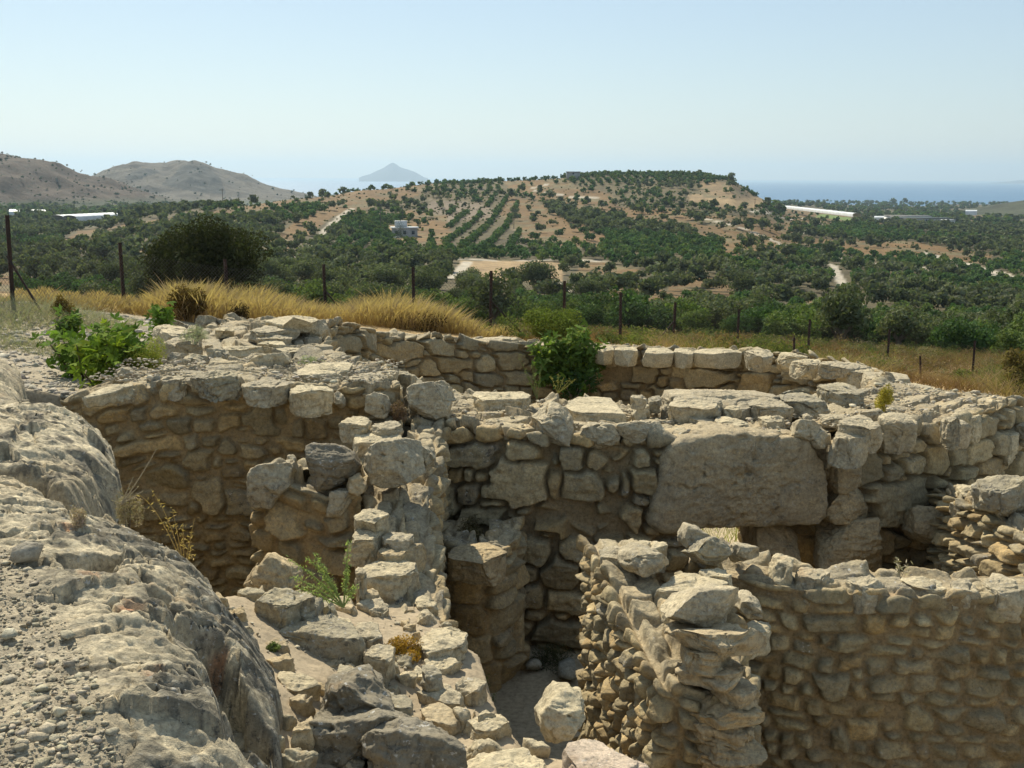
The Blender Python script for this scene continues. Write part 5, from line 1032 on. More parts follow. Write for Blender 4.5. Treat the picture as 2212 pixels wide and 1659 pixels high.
    T, kind, size, D, vis = T[inn], kind[inn], size[inn], D[inn], vis[inn]
    order = np.argsort(-vis); ind = order[:285]; rest = order[285:]
    # prototypes
    protos = []
    for kd in (0, 1):
        for v in range(5):
            r_ = np.random.RandomState(300+kd*10+v)
            if kd == 0: V, Q, c = crown(r_, 2300, 1., .78, .066, OLIVE if v % 2 else OLIVE2, cz=1.05, clumps=17, var=.3); tv, tq = limbs(r_, 1.0, .11, .55)
            else: V, Q, c = crown(r_, 2200, 1., .80, .066, (CITR, YGR, CITR, (.075,.11,.05), YGR)[v], cz=.68, clumps=15, var=.3, low=.95); tv, tq = limbs(r_, .6, .07, .4)
            protos.append((mesh('crown', V, Q, None, c, smooth=False), mesh('trunk', tv, tq)))
            protos[-1][0].materials.append(M_LEAF); protos[-1][1].materials.append(M_BARK)
    for i in ind:
        kd = int(kind[i]); vi = rs.randint(5); pc, pt = protos[kd*5+vi]; o = bpy.data.objects.new('olive_tree' if kd == 0 else 'orange_tree', None); sc.collection.objects.link(o)
        o.location = T[i]; s = float(size[i]); o.scale = (s, s*rs.uniform(.9,1.1), s*rs.uniform(.85,1.1)); o.rotation_euler[2] = rs.rand()*6.28
        tx_ = float(topx(T[i])[0]); dd_ = D[i]
        zone = [z for lim, z in ((60,'at the far left edge'),(170,'by the leftmost fence post'),(300,'left of the big dark bush'),(440,'behind the big dark bush'),(590,'behind the big dark bush, right half'),(720,'right of the big dark bush'),(830,'between grass and farmhouse'),(920,'below the white farmhouse'),(1000,'left of the straw field'),(1110,'below the straw field, left part'),(1220,'below the straw field, right part'),(1320,'right of the straw field'),(1430,'beyond the tomb fig'),(1540,'below the dense hillside grove'),(1660,'under the straw slope of the hill'),(1780,'left of the pale dirt track'),(1880,'beside the pale dirt track'),(1990,'right of the pale dirt track'),(2100,'below the long straw strip'),(9999,'at the far right edge')) if tx_ < lim][0]
        rngs = [z for lim, z in ((75,'nearest row'),(110,'second belt'),(150,'third belt'),(220,'middle belt'),(9e9,'distant belt')) if dd_ < lim][0]
        szw = ('low ' if size[i] < .95 else 'small ' if size[i] < 1.4 else 'medium ' if size[i] < 1.9 else 'large ')
        o['label'] = szw+(('grey-green olive tree' if vi % 2 else 'dark olive tree') if kd == 0 else ('yellow-green orchard tree' if vi in (1, 4) else 'deep green orchard tree'))+f' {zone}, {rngs}'; o['category'] = 'tree'
        o['group'] = ('olive trees' if kd == 0 else 'orchard trees')+' of the valley groves'
        for nm, me in (('crown', pc), ('trunk', pt)): q = bpy.data.objects.new(nm, me); sc.collection.objects.link(q); q.parent = o
    # the rest: one mesh, coarser with distance
    lods = []
    for n, leaf in ((760, .105), (320, .155), (130, .22), (60, .33)):
        L = []
        for kd in (0, 1):
            for v in range(4):
                r_ = np.random.RandomState(500+n+kd*10+v)
                L.append(crown(r_, n, 1., .78, leaf, (OLIVE if v % 2 else OLIVE2) if kd == 0 else (CITR if v < 3 else YGR), cz=1.0 if kd == 0 else .8, clumps=9, var=.25, low=.8, asp=.7))
        lods.append(L)
    Vs, Cs = [], []
    for i in rest:
        l = 0 if D[i] < 150 else 1 if D[i] < 280 else 2 if D[i] < 480 else 3
        V, Q, c = lods[l][int(kind[i])*4+rs.randint(4)]; a = rs.rand()*6.28; s = size[i]
        R2 = np.array([[cos(a),-sin(a),0],[sin(a),cos(a),0],[0,0,1]]); Vs.append((V@R2.T*np.array([s,s,s*rs.uniform(.85,1.1)])+T[i]).astype(np.float32)); Cs.append((c*rs.uniform(.8,1.2)).astype(np.float32))
    # far trees toward the coast and at the foot of the hills
    far = []
    for _ in range(5200):
        x = rs.uniform(-60, 2270); 
        if x < 560: y = rs.uniform(440, 500); p = on_land(x, y, 500) if y > 452 else on_land(x, y, 500)
        elif x > 1620: y = 437+rs.rand()**1.4*50; p = on_land(x, y, 500)
        else: continue
        if p is None or math.hypot(p[0], p[1]) < 700: continue
        far.append(p)
    far = np.array(far); ff = field_at(far, 2.); okf = np.array([CF and (k_ < 0 or FIELDS[k_][0] in ('scrub','green')) for k_ in ff]); far = far[okf]
    for p in far:
        V, Q, c = lods[3][4*rs.randint(2)+rs.randint(4)]; s = rs.uniform(2.5, 4.6); Vs.append((V*s+p).astype(np.float32)); Cs.append((c*rs.uniform(.8,1.2)).astype(np.float32))
    n_ = 22000; px_ = rs.uniform(-20, 2230, n_); dd_ = 130+rs.rand(n_)**.6*720; vv = ray(px_, px_*0+600); h_ = np.hypot(vv[:,0], vv[:,1]); U = np.stack([vv[:,0]/h_*dd_, vv[:,1]/h_*dd_, dd_*0], 1); U[:,2] = land_z(U[:,0], U[:,1]); fu = field_at(U, 2.)
    du = {'straw': .30, 'pale': 0, 'scrub': .75, 'road': 0, 'green': .3, 'brown': .5, 'cliff': .4, 'under': .2, 'lime': 0}; dn_ = np.array([du[c] for c, _ in FIELDS]+[.2])[fu]*sm(fbm(U, 1/30., 3), -.5, .2); U = U[rs.rand(n_) < dn_]
    for p in U:
        V, Q, c = lods[3][4*rs.randint(2)+rs.randint(4)]; s = rs.uniform(.3, .9); Vs.append((V*s+p-[0,0,s*.5]).astype(np.float32)); Cs.append((c*rs.uniform(.7,1.3)*np.array([1.15,1.,.9])).astype(np.float32))
    for hv, n_, sc_ in ((HILLV[0], 750, (1.0, 2.6)), (HILLV[1], 300, (1.3, 3.2))):
        qx, qy = topx(hv); vis_ = np.where((qx > -30) & (qx < 700) & (qy < 470) & (hv[:,2] > SEA+2))[0]
        for p in hv[rs.choice(vis_, n_)]+rs.normal(size=(n_,3))*np.array([6,6,0]):
            V, Q, c = lods[3][4*rs.randint(2)+rs.randint(4)]; s = rs.uniform(*sc_)*rs.rand()**.5; Vs.append((V*s+p-[0,0,s*.4]).astype(np.float32)); Cs.append((c*.6).astype(np.float32))
    V = np.vstack(Vs); print('grove verts', len(V), 'trees', len(T), 'far', len(far))
    link('olive_grove', mesh('olive_grove', V, np.arange(len(V)).reshape(-1,4), None, np.vstack(Cs), smooth=False), M_LEAF, kind='stuff', label='continuous olive and orchard groves covering the valley', cat='grove')
    for x, y, w_, dist, lab in HERO:
        if not w_: continue
        v = ray(x, y); k = dist/math.hypot(v[0], v[1]); p = np.array([v[0]*k, v[1]*k, 0]); p[2] = land_z(p[:1], p[1:2])[0]; r = w_/F*dist/2; r_ = np.random.RandomState(int(x))
        cy = 'cypress' in lab
        V, Q, c = crown(r_, 5200 if not cy else 1500, r, r*(.72 if not cy else 2.2), r*.055, DKGR if cy else OLIVE, cz=r*(.85 if not cy else 2.), clumps=26, var=.3)
        o = empty('cypress_tree' if cy else 'olive_tree', p, label=lab, cat='tree'); link('crown', mesh('crown', V, Q, None, c, smooth=False), M_LEAF, o)
        tv, tq = limbs(r_, r*.9, r*.1, r*.5); link('trunk', mesh('trunk', tv, tq), M_BARK, o)
    # ---- small buildings
    mw = N('white_render'); mw.l(mw.ramp(mw.noise(.6, 5, .6), [(.3,(.55,.54,.5)),(.7,(.74,.73,.70))]), mw.b.inputs[0]); M_WHITE = mw.m
    mp = N('greenhouse_film'); mp.l(mp.ramp(mp.noise(.25, 4, .6), [(.3,(.52,.53,.52)),(.7,(.72,.73,.72))]), mp.b.inputs[0]); mp.b.inputs['Roughness'].default_value = .5; M_FILM = mp.m
    mg = N('dark_window'); mg.b.inputs[0].default_value = (.05,.06,.07,1); mg.b.inputs['Roughness'].default_value = .2; M_WIN = mg.m
    mc = N('grey_concrete'); mc.l(mc.ramp(mc.noise(1.2, 5, .6), [(.3,(.26,.25,.23)),(.7,(.40,.38,.35))]), mc.b.inputs[0]); M_CONC = mc.m
    def box(x0, x1, y0, y1, z0, z1, R=None, o=None):
        v = np.array([(x, y, z) for x in (x0, x1) for y in (y0, y1) for z in (z0, z1)], float); q = np.array([(0,1,3,2),(4,6,7,5),(0,4,5,1),(2,3,7,6),(0,2,6,4),(1,5,7,3)])
        if R is not None: v = v@rotz(R).T
        if o is not None: v = v+o
        return v, q
    def greenhouse(x0, y0, x1, y1, w_, h, spans, lab, dist=None, sk=-1.):
        a, b = (on_land(x0, y0, 300), on_land(x1, y1, 300)) if dist is None else (None, None)
        if dist is not None:
            q = []
            for x, y, dd_ in ((x0, y0, dist[0]), (x1, y1, dist[1])):
                v = ray(x, y); k = dd_/math.hypot(v[0], v[1]); X_ = np.array([v[0]*k, v[1]*k]); q.append(np.array([X_[0], X_[1], CZ+v[2]*k]))
            a, b = q
        e = b-a; L = np.linalg.norm(e[:2]); ang = math.atan2(e[1], e[0]); o = empty('greenhouse', (*(a[:2]), min(a[2], b[2])), label=lab, cat='greenhouse')
        sl = (b[2]-a[2])
        for s in range(spans):
            n = 10; th = np.linspace(0, pi, n); prof = np.stack([s*w_+w_/2-w_/2*np.cos(th), h*.62+h*.38*np.sin(th)], 1); prof = np.vstack([[s*w_, sk], prof, [s*w_+w_, sk]])
            m_ = 26; V = np.zeros((m_, len(prof), 3)); V[...,0] = np.linspace(0, L, m_)[:,None]; V[...,1] = prof[:,0]; V[...,2] = prof[:,1]+ (np.linspace(0, sl, m_)-min(0, sl))[:,None]+.12*(np.arange(m_) % 2)[:,None]*(prof[:,1] > 0)
            link('film_tunnel', mesh('film_tunnel', V.reshape(-1,3)@rotz(ang).T, gridq(m_, len(prof))), M_FILM, o)
    greenhouse(1692, 449, 1842, 467, 5, 1.9, 1, 'very long white plastic greenhouse right of the middle hill', (950, 700), -.4)
    greenhouse(20, 466, 100, 467, 9, 3.5, 4, 'wide white greenhouse at the foot of the left hillside', (800, 800))
    greenhouse(165, 477, 298, 470, 9, 3., 2, 'long low white greenhouse between the groves on the left', (640, 680))
    greenhouse(320, 470, 380, 466, 8, 3.5, 1, 'short white greenhouse behind the long low one on the left', (700, 720))
    greenhouse(1888, 476, 1935, 476, 8, 3, 2, 'low grey greenhouse beside the dark-roofed farm shed on the right', (900, 900))
    greenhouse(2085, 463, 2110, 463, 8, 4, 2, 'small white greenhouse on the coastal plain at the far right', (1150, 1150))
    def building(x, y, dist, wd, dp, h, rot, lab, wm, name='farmhouse', win=3, roof=None):
        v = ray(x, y); k = dist/math.hypot(v[0], v[1]); p = np.array([v[0]*k, v[1]*k, CZ+v[2]*k]); o = empty(name, p, label=lab, cat='building')
        V, Q = box(-wd/2, wd/2, -dp/2, dp/2, -3, h, rot); link('wall', mesh('wall', V, Q, smooth=False), wm, o)
        V, Q = box(-wd/2-.5, wd/2+.5, -dp/2-.5, dp/2+.5, h+.003, h+.3, rot); link('roof', mesh('roof', V, Q, smooth=False), roof or M_WHITE, o)
        for i in range(win):
            xx = -wd/2+wd*(i+.5)/win; V, Q = box(xx-.55, xx+.55, -dp/2-.06, -dp/2+.02, h*.38, h*.75, rot); link('window', mesh('window', V, Q, smooth=False), M_WIN, o)
        return o
    hs = building(874, 513, 400, 9.5, 7, 3.6, .12, 'small white flat-roofed farmhouse among dark trees on the slope', M_CONC)
    V, Q = box(-3.6, 1.0, -1.5, 2.5, 3.95, 6.2, .12); link('water_tank_room', mesh('tank', V, Q, smooth=False), M_WHITE, hs)
    building(846, 524, 392, 6, 3, 1.8, .12, 'low white outbuilding in front of the farmhouse', M_WHITE, 'outbuilding', 1)
    building(1238, 380, 720, 9, 5, 2.6, 0, 'tiny stone shed on the crest of the middle hill', M_CONC, 'shed', 1, M_CONC)
    md = N('dark_roof'); md.b.inputs[0].default_value = (.10,.12,.12,1)
    building(1995, 482, 880, 38, 12, 4, -.05, 'long farm shed with a dark roof on the coastal plain', M_CONC, 'farm_shed', 5, md.m)
    building(1960, 477, 900, 34, 10, 4, -.05, 'pale concrete farm building beside the dark-roofed shed', M_WHITE, 'farm_building', 5, M_CONC)
    building(2048, 484, 860, 8, 6, 3, 0, 'small white hut right of the dark-roofed shed', M_WHITE, 'hut', 1)
    building(1735, 470, 640, 4, 3, 2, 0, 'tiny white hut under the end of the hill', M_WHITE, 'hut', 1) if False else building(1578+455*0+0, 470, 560, 3.2, 2.5, 2.2, .1, 'tiny pale hut among olive trees on the straw slope', M_WHITE, 'hut', 1)
    mk = N('weathered_pole'); mk.b.inputs[0].default_value = (.10,.085,.07,1); M_POLE = mk.m
    for x, yb, yt, dist in ((669,470,398,430) if False else (482,447,410,520),(822,478,440,420),(870,480,452,430),(1190,480,445,560),(1110,500,470,450),(1630,455,430,640)):
        v = ray(x, yb); k = dist/math.hypot(v[0], v[1]); p = np.array([v[0]*k, v[1]*k, CZ+v[2]*k]); h = (yb-yt)/F*dist; V, Q = tube([(0,0,-3),(0,0,h*.5),(0,0,h)], [.16,.14,.11], 8)
        V2, Q2 = box(-.9, .9, -.06, .06, h-.7, h-.55); V, Q, _ = join([(V, Q), (V2, Q2)]); link('utility_pole', mesh('utility_pole', V, Q), M_POLE, None, p, label='thin wooden utility pole on the hillside', cat='utility pole', group='utility poles across the hill')
# ------------------------------------------------------------------ fence, near plants, grass, gravel
def blades(rs, B, H, wd, lean, curve, cols, head=0., segs=3, tipc=None):
    """B (n,3) roots, H (n) heights -> curved tapering blades, optional feathery head"""
    n = len(B); a = rs.rand(n)*2*pi; dx = np.cos(a); dy = np.sin(a); lx = lean[0]+rs.normal(size=n)*lean[2]; ly = lean[1]+rs.normal(size=n)*lean[2]
    V = np.zeros((n, segs+1, 2, 3)); c = np.zeros((n, segs+1, 2, 3)); cc = cols*rs.uniform(.75, 1.3, (n,1))
    for s in range(segs+1):
        t = s/segs; wv = wd*(1-t)**.7+wd*.12
        if head and s == segs-1: wv = wd*(1+head)
        off = (t+curve*t*t)[...,None] if False else t+curve*t*t
        cx = B[:,0]+lx*H*off; cy = B[:,1]+ly*H*off; cz = B[:,2]+H*(t-.18*curve*t*t)
        for k, sg in enumerate((-1, 1)):
            V[:,s,k,0] = cx+sg*dx*wv*.5; V[:,s,k,1] = cy+sg*dy*wv*.5; V[:,s,k,2] = cz
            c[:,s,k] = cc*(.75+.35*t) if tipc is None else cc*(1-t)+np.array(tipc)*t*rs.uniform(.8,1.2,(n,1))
    i = (np.arange(n)*(segs+1)*2)[:,None]; s = (np.arange(segs)*2)[None]
    Q = np.stack([i+s, i+s+1, i+s+3, i+s+2], -1).reshape(-1,4)
    return V.reshape(-1,3), Q, c.reshape(-1,3)
def place(px, py, d):
    v = ray(px, py); k = d/math.hypot(v[0], v[1]); return np.array([v[0]*k, v[1]*k, CZ+v[2]*k])
def polar(px, d):
    v = ray(px, np.full_like(np.asarray(px, float), 700.)); h = np.hypot(v[...,0], v[...,1]); return v[...,0]/h*d, v[...,1]/h*d
if PARTS['veg']:
    rs = np.random.RandomState(9)
    # fence
    mr = N('rusty_iron'); mr.l(mr.ramp(mr.noise(9, 5, .7), [(.35,(.028,.022,.02)),(.6,(.06,.035,.026)),(.75,(.17,.15,.14))]), mr.b.inputs[0]); mr.b.inputs['Roughness'].default_value = .8; M_RUST = mr.m
    mwr = N('galvanised_wire'); mwr.b.inputs[0].default_value = (.13,.12,.11,1); mwr.b.inputs['Metallic'].default_value = .3; M_WIRE = mwr.m
    fpos = np.array(FP); fo = empty('wire_fence', fpos[6], label='rusty post and chain-link fence running behind the ruins', cat='fence'); tops = []
    for (px, t_, b_, d), p in zip(FENCE, fpos):
        v = ony(px, t_, 1.); k = p[1]; zt = CZ+(v[2]-CZ)*k; h = zt-p[2]; tops.append(zt); an = rs.rand()*.4
        # angle-iron section
        w_ = .026; prof = np.array([(0,0),(w_*2,0),(w_*2,.006),(.006,.006),(.006,w_*2),(0,w_*2)]); prof = prof@np.array([[cos(an+.6),sin(an+.6)],[-sin(an+.6),cos(an+.6)]])
        ln = rs.normal(0,.012); V = np.array([[(x+ln*z, y, z) for x, y in prof] for z in (-.3, h*.5, h)])
        Q = gridq(6, 3, True); V = V.transpose(1,0,2); link('post', mesh('post', V.reshape(-1,3)+p-np.array(fo.location), Q, smooth=False), M_RUST, fo)
    for i, sx in ((4, .7), (6, .9), (9, -.6), (1, .6)):
        p = fpos[i]; V, Q = tube([p+[0,0,1.0*(tops[i]-p[2])*.55], p+[sx,-.35,-.05]], [.017,.017], 6); link('brace', mesh('brace', V-np.array(fo.location), Q), M_RUST, fo)
    L = []; seg = 0; Pm, t = resample(np.column_stack([fpos[:,0], fpos[:,1], fpos[:,2], tops]), .085)
    for sgn in (1, -1):
        hs_ = 14
        for i in range(0, len(Pm)-hs_-2):
            a, b = (Pm[i], Pm[i+hs_]) if sgn == 1 else (Pm[i+hs_], Pm[i]); 
            p0 = np.array([a[0], a[1], a[2]+.03]); p1 = np.array([b[0], b[1], b[2]+(b[3]-b[2])*.86]); w_ = .0026
            L.append(np.array([p0+[w_,0,0], p0-[w_,0,0], p1-[w_,0,0], p1+[w_,0,0]])); L.append(np.array([p0+[0,w_,0], p0-[0,w_,0], p1-[0,w_,0], p1+[0,w_,0]]))
    V = np.vstack(L); link('wire_mesh', mesh('wire_mesh', V-np.array(fo.location), np.arange(len(V)).reshape(-1,4)), M_WIRE, fo)
    for x, y, yt, d in ((1988,830,772,24),(1716,760,736,22)):
        p = place(x, y, d); V, Q = tube([(0,0,-.1),(-.02,0,.3),(-.05,0,(y-yt)/F*d)], [.025,.024,.022], 7); link('fence_stake', mesh('fence_stake', V, Q), M_RUST, None, p, label='short dark leaning stake standing in front of the fence at the right' if x > 1900 else 'tiny dark stub of a stake just behind the far tomb rim', cat='stake')
    # tall golden grass: top outline in view pixels
    gx = np.array([-250,-60,0,60,120,200,270,340,400,440,500,560,620,660,700,740,800,850,900,950,1000,1040,1070,1110,1150]); gy = np.array([628,628,632,628,622,628,632,628,606,600,618,618,628,648,652,646,634,628,632,655,680,696,700,706,722])
    n = 52000; px = rs.uniform(-200, 1090, n); dd = np.interp(px, [-200,300,600,1090], [15.5,17.5,19.5,21.5])+rs.rand(n)*np.interp(px, [-200,600,1090], [10,6,5]); X, Y = polar(px, dd)
    k = (np.hypot(X-TC[0], Y-TC[1]) > RO+.45) & ~((px < 330) & (dd < 18)); px, dd, X, Y = px[k], dd[k], X[k], Y[k]; Z = ground_z(X, Y)
    v = ray(px, np.interp(px, gx, gy)+6*np.sin(px*.11)+5*np.sin(px*.043+1)); ztop = CZ+dd*v[:,2]/np.hypot(v[:,0], v[:,1]); clump = vn(np.stack([X*1.1, Y*1.1, X*0], 1))
    H = np.clip(ztop-Z, .12, 1.35)*rs.uniform(.3, 1.0, len(px))**.8*(1+.32*clump); kp = (clump > -.42) & (ztop-Z > .05); px, X, Y, Z, H = px[kp], X[kp], Y[kp], Z[kp], H[kp]
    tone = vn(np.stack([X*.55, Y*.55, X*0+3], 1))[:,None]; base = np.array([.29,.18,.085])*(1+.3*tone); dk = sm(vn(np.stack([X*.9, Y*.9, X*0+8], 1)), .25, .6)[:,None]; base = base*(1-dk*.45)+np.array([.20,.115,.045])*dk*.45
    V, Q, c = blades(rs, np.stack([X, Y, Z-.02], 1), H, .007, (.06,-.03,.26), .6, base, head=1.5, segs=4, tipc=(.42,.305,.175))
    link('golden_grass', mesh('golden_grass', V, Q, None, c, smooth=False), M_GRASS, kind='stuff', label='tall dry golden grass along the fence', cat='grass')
    # low dry scrub on the slope to the right and behind the tomb
    n = 60000; px = np.where(rs.rand(n) < .35, rs.uniform(1000, 1700, n), rs.uniform(1650, 2330, n)); dd = rs.uniform(19.5, 52, n); X, Y = polar(px, dd)
    k = (np.hypot(X-TC[0], Y-TC[1]) > RO+.3); px, dd, X, Y = px[k], dd[k], X[k], Y[k]; Z = np.where(dd < 23.5, ground_z(X, Y), land_z(X, Y))
    cl = vn(np.stack([X*.8, Y*.8, X*0+20], 1)); H = (.14+.28*np.clip(cl+.3, 0, 1)+.25*sm(px, 2000, 2250))*rs.uniform(.5, 1.2, len(px)); 
    t1 = vn(np.stack([X*.5, Y*.5, X*0+30], 1)); base = np.where((t1 > .25)[:,None], np.array([.15,.155,.045]), np.where((t1 < -.2)[:,None], np.array([.19,.11,.055]), np.array([.28,.195,.105])))
    V, Q, c = blades(rs, np.stack([X, Y, Z-.02], 1), H, .012, (.03,0,.45), .8, base, segs=2)
    L_ = [(V, Q, c)]
    for _ in range(230):
        x_ = rs.uniform(1080, 2300); d_ = rs.uniform(22, 48); a_, b_ = polar(np.array([x_]), d_)
        if np.hypot(a_[0]-TC[0], b_[0]-TC[1]) < RO+.9: continue
        z_ = ground_z(a_, b_)[0] if d_ < 23.5 else land_z(a_, b_)[0]; r_ = rs.uniform(.25, .75); cc_ = [(.13,.14,.045),(.17,.115,.06),(.20,.165,.09),(.10,.115,.04)][rs.randint(4)]
        v2, q2, c2 = crown(rs, 420, r_, r_*.6, .045, cc_, cz=r_*.25, clumps=7, asp=.25, low=.3); L_.append((v2+np.array([a_[0], b_[0], z_]), q2, c2))
    V, Q, c = join(L_)
    link('dry_scrub', mesh('dry_scrub', V, Q, None, c, smooth=False), M_GRASS, kind='stuff', label='low dry brown scrub on the slope behind the tomb', cat='scrub')
    # thin grey herbs on the left slope
    n = 30000; px = rs.uniform(-250, 420, n); dd = rs.uniform(9.5, 17.5, n); X, Y = polar(px, dd); cl = vn(np.stack([X*1.0, Y*1.0, X*0+50], 1)); k = (cl > -.1) & (np.hypot(X-TC[0], Y-TC[1]) > RO+.2) & ((dd > 12.5) | (cl > .35)) & (sdist(bed_poly, X, Y) > .35)
    X, Y, cl = X[k], Y[k], cl[k]; Z = ground_z(X, Y); base = np.where((rs.rand(len(X)) < .5)[:,None], np.array([.33,.28,.20]), np.array([.27,.27,.19]))
    V, Q, c = blades(rs, np.stack([X, Y, Z-.01], 1), (.07+.16*np.clip(cl,0,1))*rs.uniform(.5,1.4,len(X)), .006, (0,0,.6), .6, base, segs=2)
    link('grey_herbs', mesh('grey_herbs', V, Q, None, c, smooth=False), M_GRASS, kind='stuff', label='thin grey dry herbs on the stony slope at the left', cat='herbs')
    # bushes
    def bush(name, px, py, wpx, hpx, d, n, leaf, col, lab, cat='bush', z=None, **kw):
        p = place(px, py, d); p[2] = float(rub_z(p[:1], p[1:2])[0][0]) if d < 5.4 and px > 560 else p[2]; r = wpx/F*d/2; h = hpx/F*d; r_ = np.random.RandomState(int(px+py)); lowb = h < .5; V, Q, c = crown(r_, n, r, h/(1.75 if not lowb else 1.25), leaf, col, cz=h*(.52 if not lowb else .22), **({**kw, 'low': .1} if lowb else kw))
        o = empty(name, p, label=lab, cat=cat); link('foliage', mesh('foliage', V, Q, None, c, smooth=False), M_LEAF, o)
        L = []
        for _ in range(9): a = r_.rand()*6.28; e = np.array([cos(a)*r*.6, sin(a)*r*.6, h*r_.uniform(.3,.6)]); L.append(tube([(0,0,-.2),e*.45+[0,0,.02],e], [r*.03,r*.02,r*.01], 5))
        V, Q, _ = join(L); link('stems', mesh('stems', V, Q), M_BARK, o); return o
    bush('carob_bush', 447, 640, 268, 158, 46, 26000, .075, (.042,.045,.018), 'big dark green-brown bush rising behind the golden grass at the left', clumps=30, var=.2, low=.75, inner=.15)
    bush('dry_bush', 412, 700, 100, 82, 18.5, 3400, .035, (.13,.085,.03), 'dark brown dry bush in front of the golden grass behind the left rim', clumps=10, asp=.3)
    bush('dry_bush', 510, 702, 90, 44, 19, 1800, .03, (.07,.05,.025), 'low dark bush at the foot of the golden grass behind the left tomb rim', clumps=8, asp=.3)
    bush('dry_bush', 885, 732, 190, 62, 21.5, 3600, .035, (.075,.05,.025), 'dark shaded tangle under the big tuft of golden grass', clumps=10, asp=.3)
    bush('dry_bush', 140, 676, 50, 42, 16.5, 900, .03, (.16,.11,.035), 'small yellowish-brown bush beside the second fence post', clumps=8, asp=.3)
    bush('juniper_bush', 1196, 742, 136, 78, 21.5, 9000, .032, (.115,.14,.032), 'yellow-green feathery bush just behind the far rim of the tomb', clumps=22, asp=.3, var=.3, low=.8)
    bush('dry_bush', 2195, 872, 90, 110, 21, 3200, .035, (.13,.10,.035), 'tangled brown-green bush at the right edge beyond the tomb', clumps=12, asp=.4)
    bush('dry_bush', 1810, 792, 150, 40, 27, 2600, .035, (.17,.10,.05), 'reddish dry bush between two fence posts beyond the right rim', clumps=12, asp=.3)
    bush('dry_bush', 1990, 812, 120, 42, 29, 2600, .035, (.20,.14,.075), 'pale brown dry bush near the short leaning stake', clumps=12, asp=.3)
    bush('dry_bush', 858, 905, 46, 44, 9.35, 1500, .016, (.17,.11,.07), 'small dry brown bush on the tomb rim left of the big cap block', clumps=9, asp=.15)
    bush('dry_bush', 1018, 1180, 95, 62, 8.9, 2200, .02, (.15,.12,.06), 'dry shaded tuft growing on top of the round buttress', clumps=9, asp=.15)
    bush('yellow_herb', 1908, 882, 52, 50, 10.9, 1900, .014, (.36,.29,.05), 'yellow-green herb tuft beside the dark block on the right rim', 'herb', clumps=9, asp=.25)
    bush('orange_spurge', 866, 1392, 112, 52, 5.35, 5200, .0075, (.30,.17,.03), 'low orange and yellow cushion plant on the foreground rubble', 'shrub', clumps=16, asp=.3, var=.5, low=.2)
    bush('green_herb', 592, 1358, 44, 22, 4.95, 500, .010, (.13,.16,.06), 'tiny green herb on the sandy mortar beside the bedrock', 'herb', clumps=7, asp=.3)
    bush('dry_bush', 178, 1140, 46, 56, 5.15, 1400, .010, (.38,.29,.22), 'straw-pink dry tuft in a hollow of the bedrock', clumps=8, asp=.12)
    bush('dry_bush', 275, 1120, 60, 92, 5.75, 1500, .012, (.30,.24,.16), 'dry tuft hanging over the edge of the bedrock above the left chamber', clumps=8, asp=.12)
    bush('pit_herb', 1250, 1510, 90, 34, 7.6, 1500, .014, (.10,.13,.04), 'low green herbs at the shaded foot of the chamber, by the wall stub', 'herb', clumps=9, asp=.2)
    bush('pit_herb', 1190, 1450, 150, 60, 8.9, 2200, .018, (.08,.085,.04), 'dull herbs in the dark corner below the doorway wall', 'herb', clumps=10, asp=.15)
    bush('grey_herb', 420, 736, 60, 34, 12.8, 1300, .016, (.33,.33,.24), 'silvery herb growing among the stones of the left tomb rim', 'herb', clumps=8, asp=.2)
    bush('grey_herb', 672, 790, 70, 26, 11.3, 900, .016, (.27,.29,.19), 'silvery green herb on the slabs beside the gap in the left rim', 'herb', clumps=8, asp=.2)
    # leafy figs
    def fig(name, px, py, d, stems, lab, col, leafn=44, ls=.05):
        p = place(px, py, d); r_ = np.random.RandomState(int(px)); o = empty(name, p, label=lab, cat='fig shrub'); L = []; LV = []
        for (dx, dy, dz) in stems:
            e = np.array([dx, dy, dz]); m_ = e*.5+r_.normal(size=3)*.05; L.append(tube([(dx*.12,dy*.12,-.15), m_, e], [.014,.010,.005], 6))
            n = leafn; t_ = r_.uniform(.25, 1.05, n)[:,None]; B = (1-t_)**2*np.array([dx*.12,dy*.12,-.15])+2*t_*(1-t_)*m_+t_**2*e+r_.normal(size=(n,3))*.06
            nr = r_.normal(size=(n,3))*.6+[0,-.35,1.0]; nr /= np.linalg.norm(nr, axis=1, keepdims=True); u = np.cross(nr, r_.normal(size=(n,3))); u /= np.linalg.norm(u, axis=1, keepdims=True); w_ = np.cross(nr, u); s = ls*r_.uniform(.6,1.3,(n,1))
            base = np.array(col)*r_.uniform(.6,1.45,(n,1))*np.where(r_.rand(n,1) < .15, np.array([[1.5,1.3,.8]]), 1.)
            for a in (-.95, 0., .95):                       # three lobes of every leaf
                uu = u*cos(a)+w_*sin(a); ww = -u*sin(a)+w_*cos(a); k = 1. if a == 0 else .78
                V_, Q_ = quads(B+uu*s*k*.95, uu*s*k, ww*s*.36); LV.append((V_, Q_, np.repeat(base, 4, 0)))
        V, Q, _ = join(L); link('stems', mesh('stems', V, Q), M_BARK, o); V, Q, c = join(LV); link('leaves', mesh('leaves', V, Q, None, c, smooth=False), M_LEAF, o)
    fr = np.random.RandomState(4); FG = (.115,.18,.03)
    fig('fig_shrub', 172, 800, 12.4, [(fr.uniform(-.35,.35), fr.uniform(-.3,.3), fr.uniform(.22,.5)) for _ in range(10)], 'bright green fig shrub at the left of the pit behind the chamber wall', FG)
    fig('fig_shrub', 225, 828, 11.4, [(fr.uniform(-.25,.25), fr.uniform(-.2,.2), fr.uniform(.3,.52)) for _ in range(8)], 'bright green fig sapling nearest the chamber wall, with thin dark stems', (.15,.21,.03))
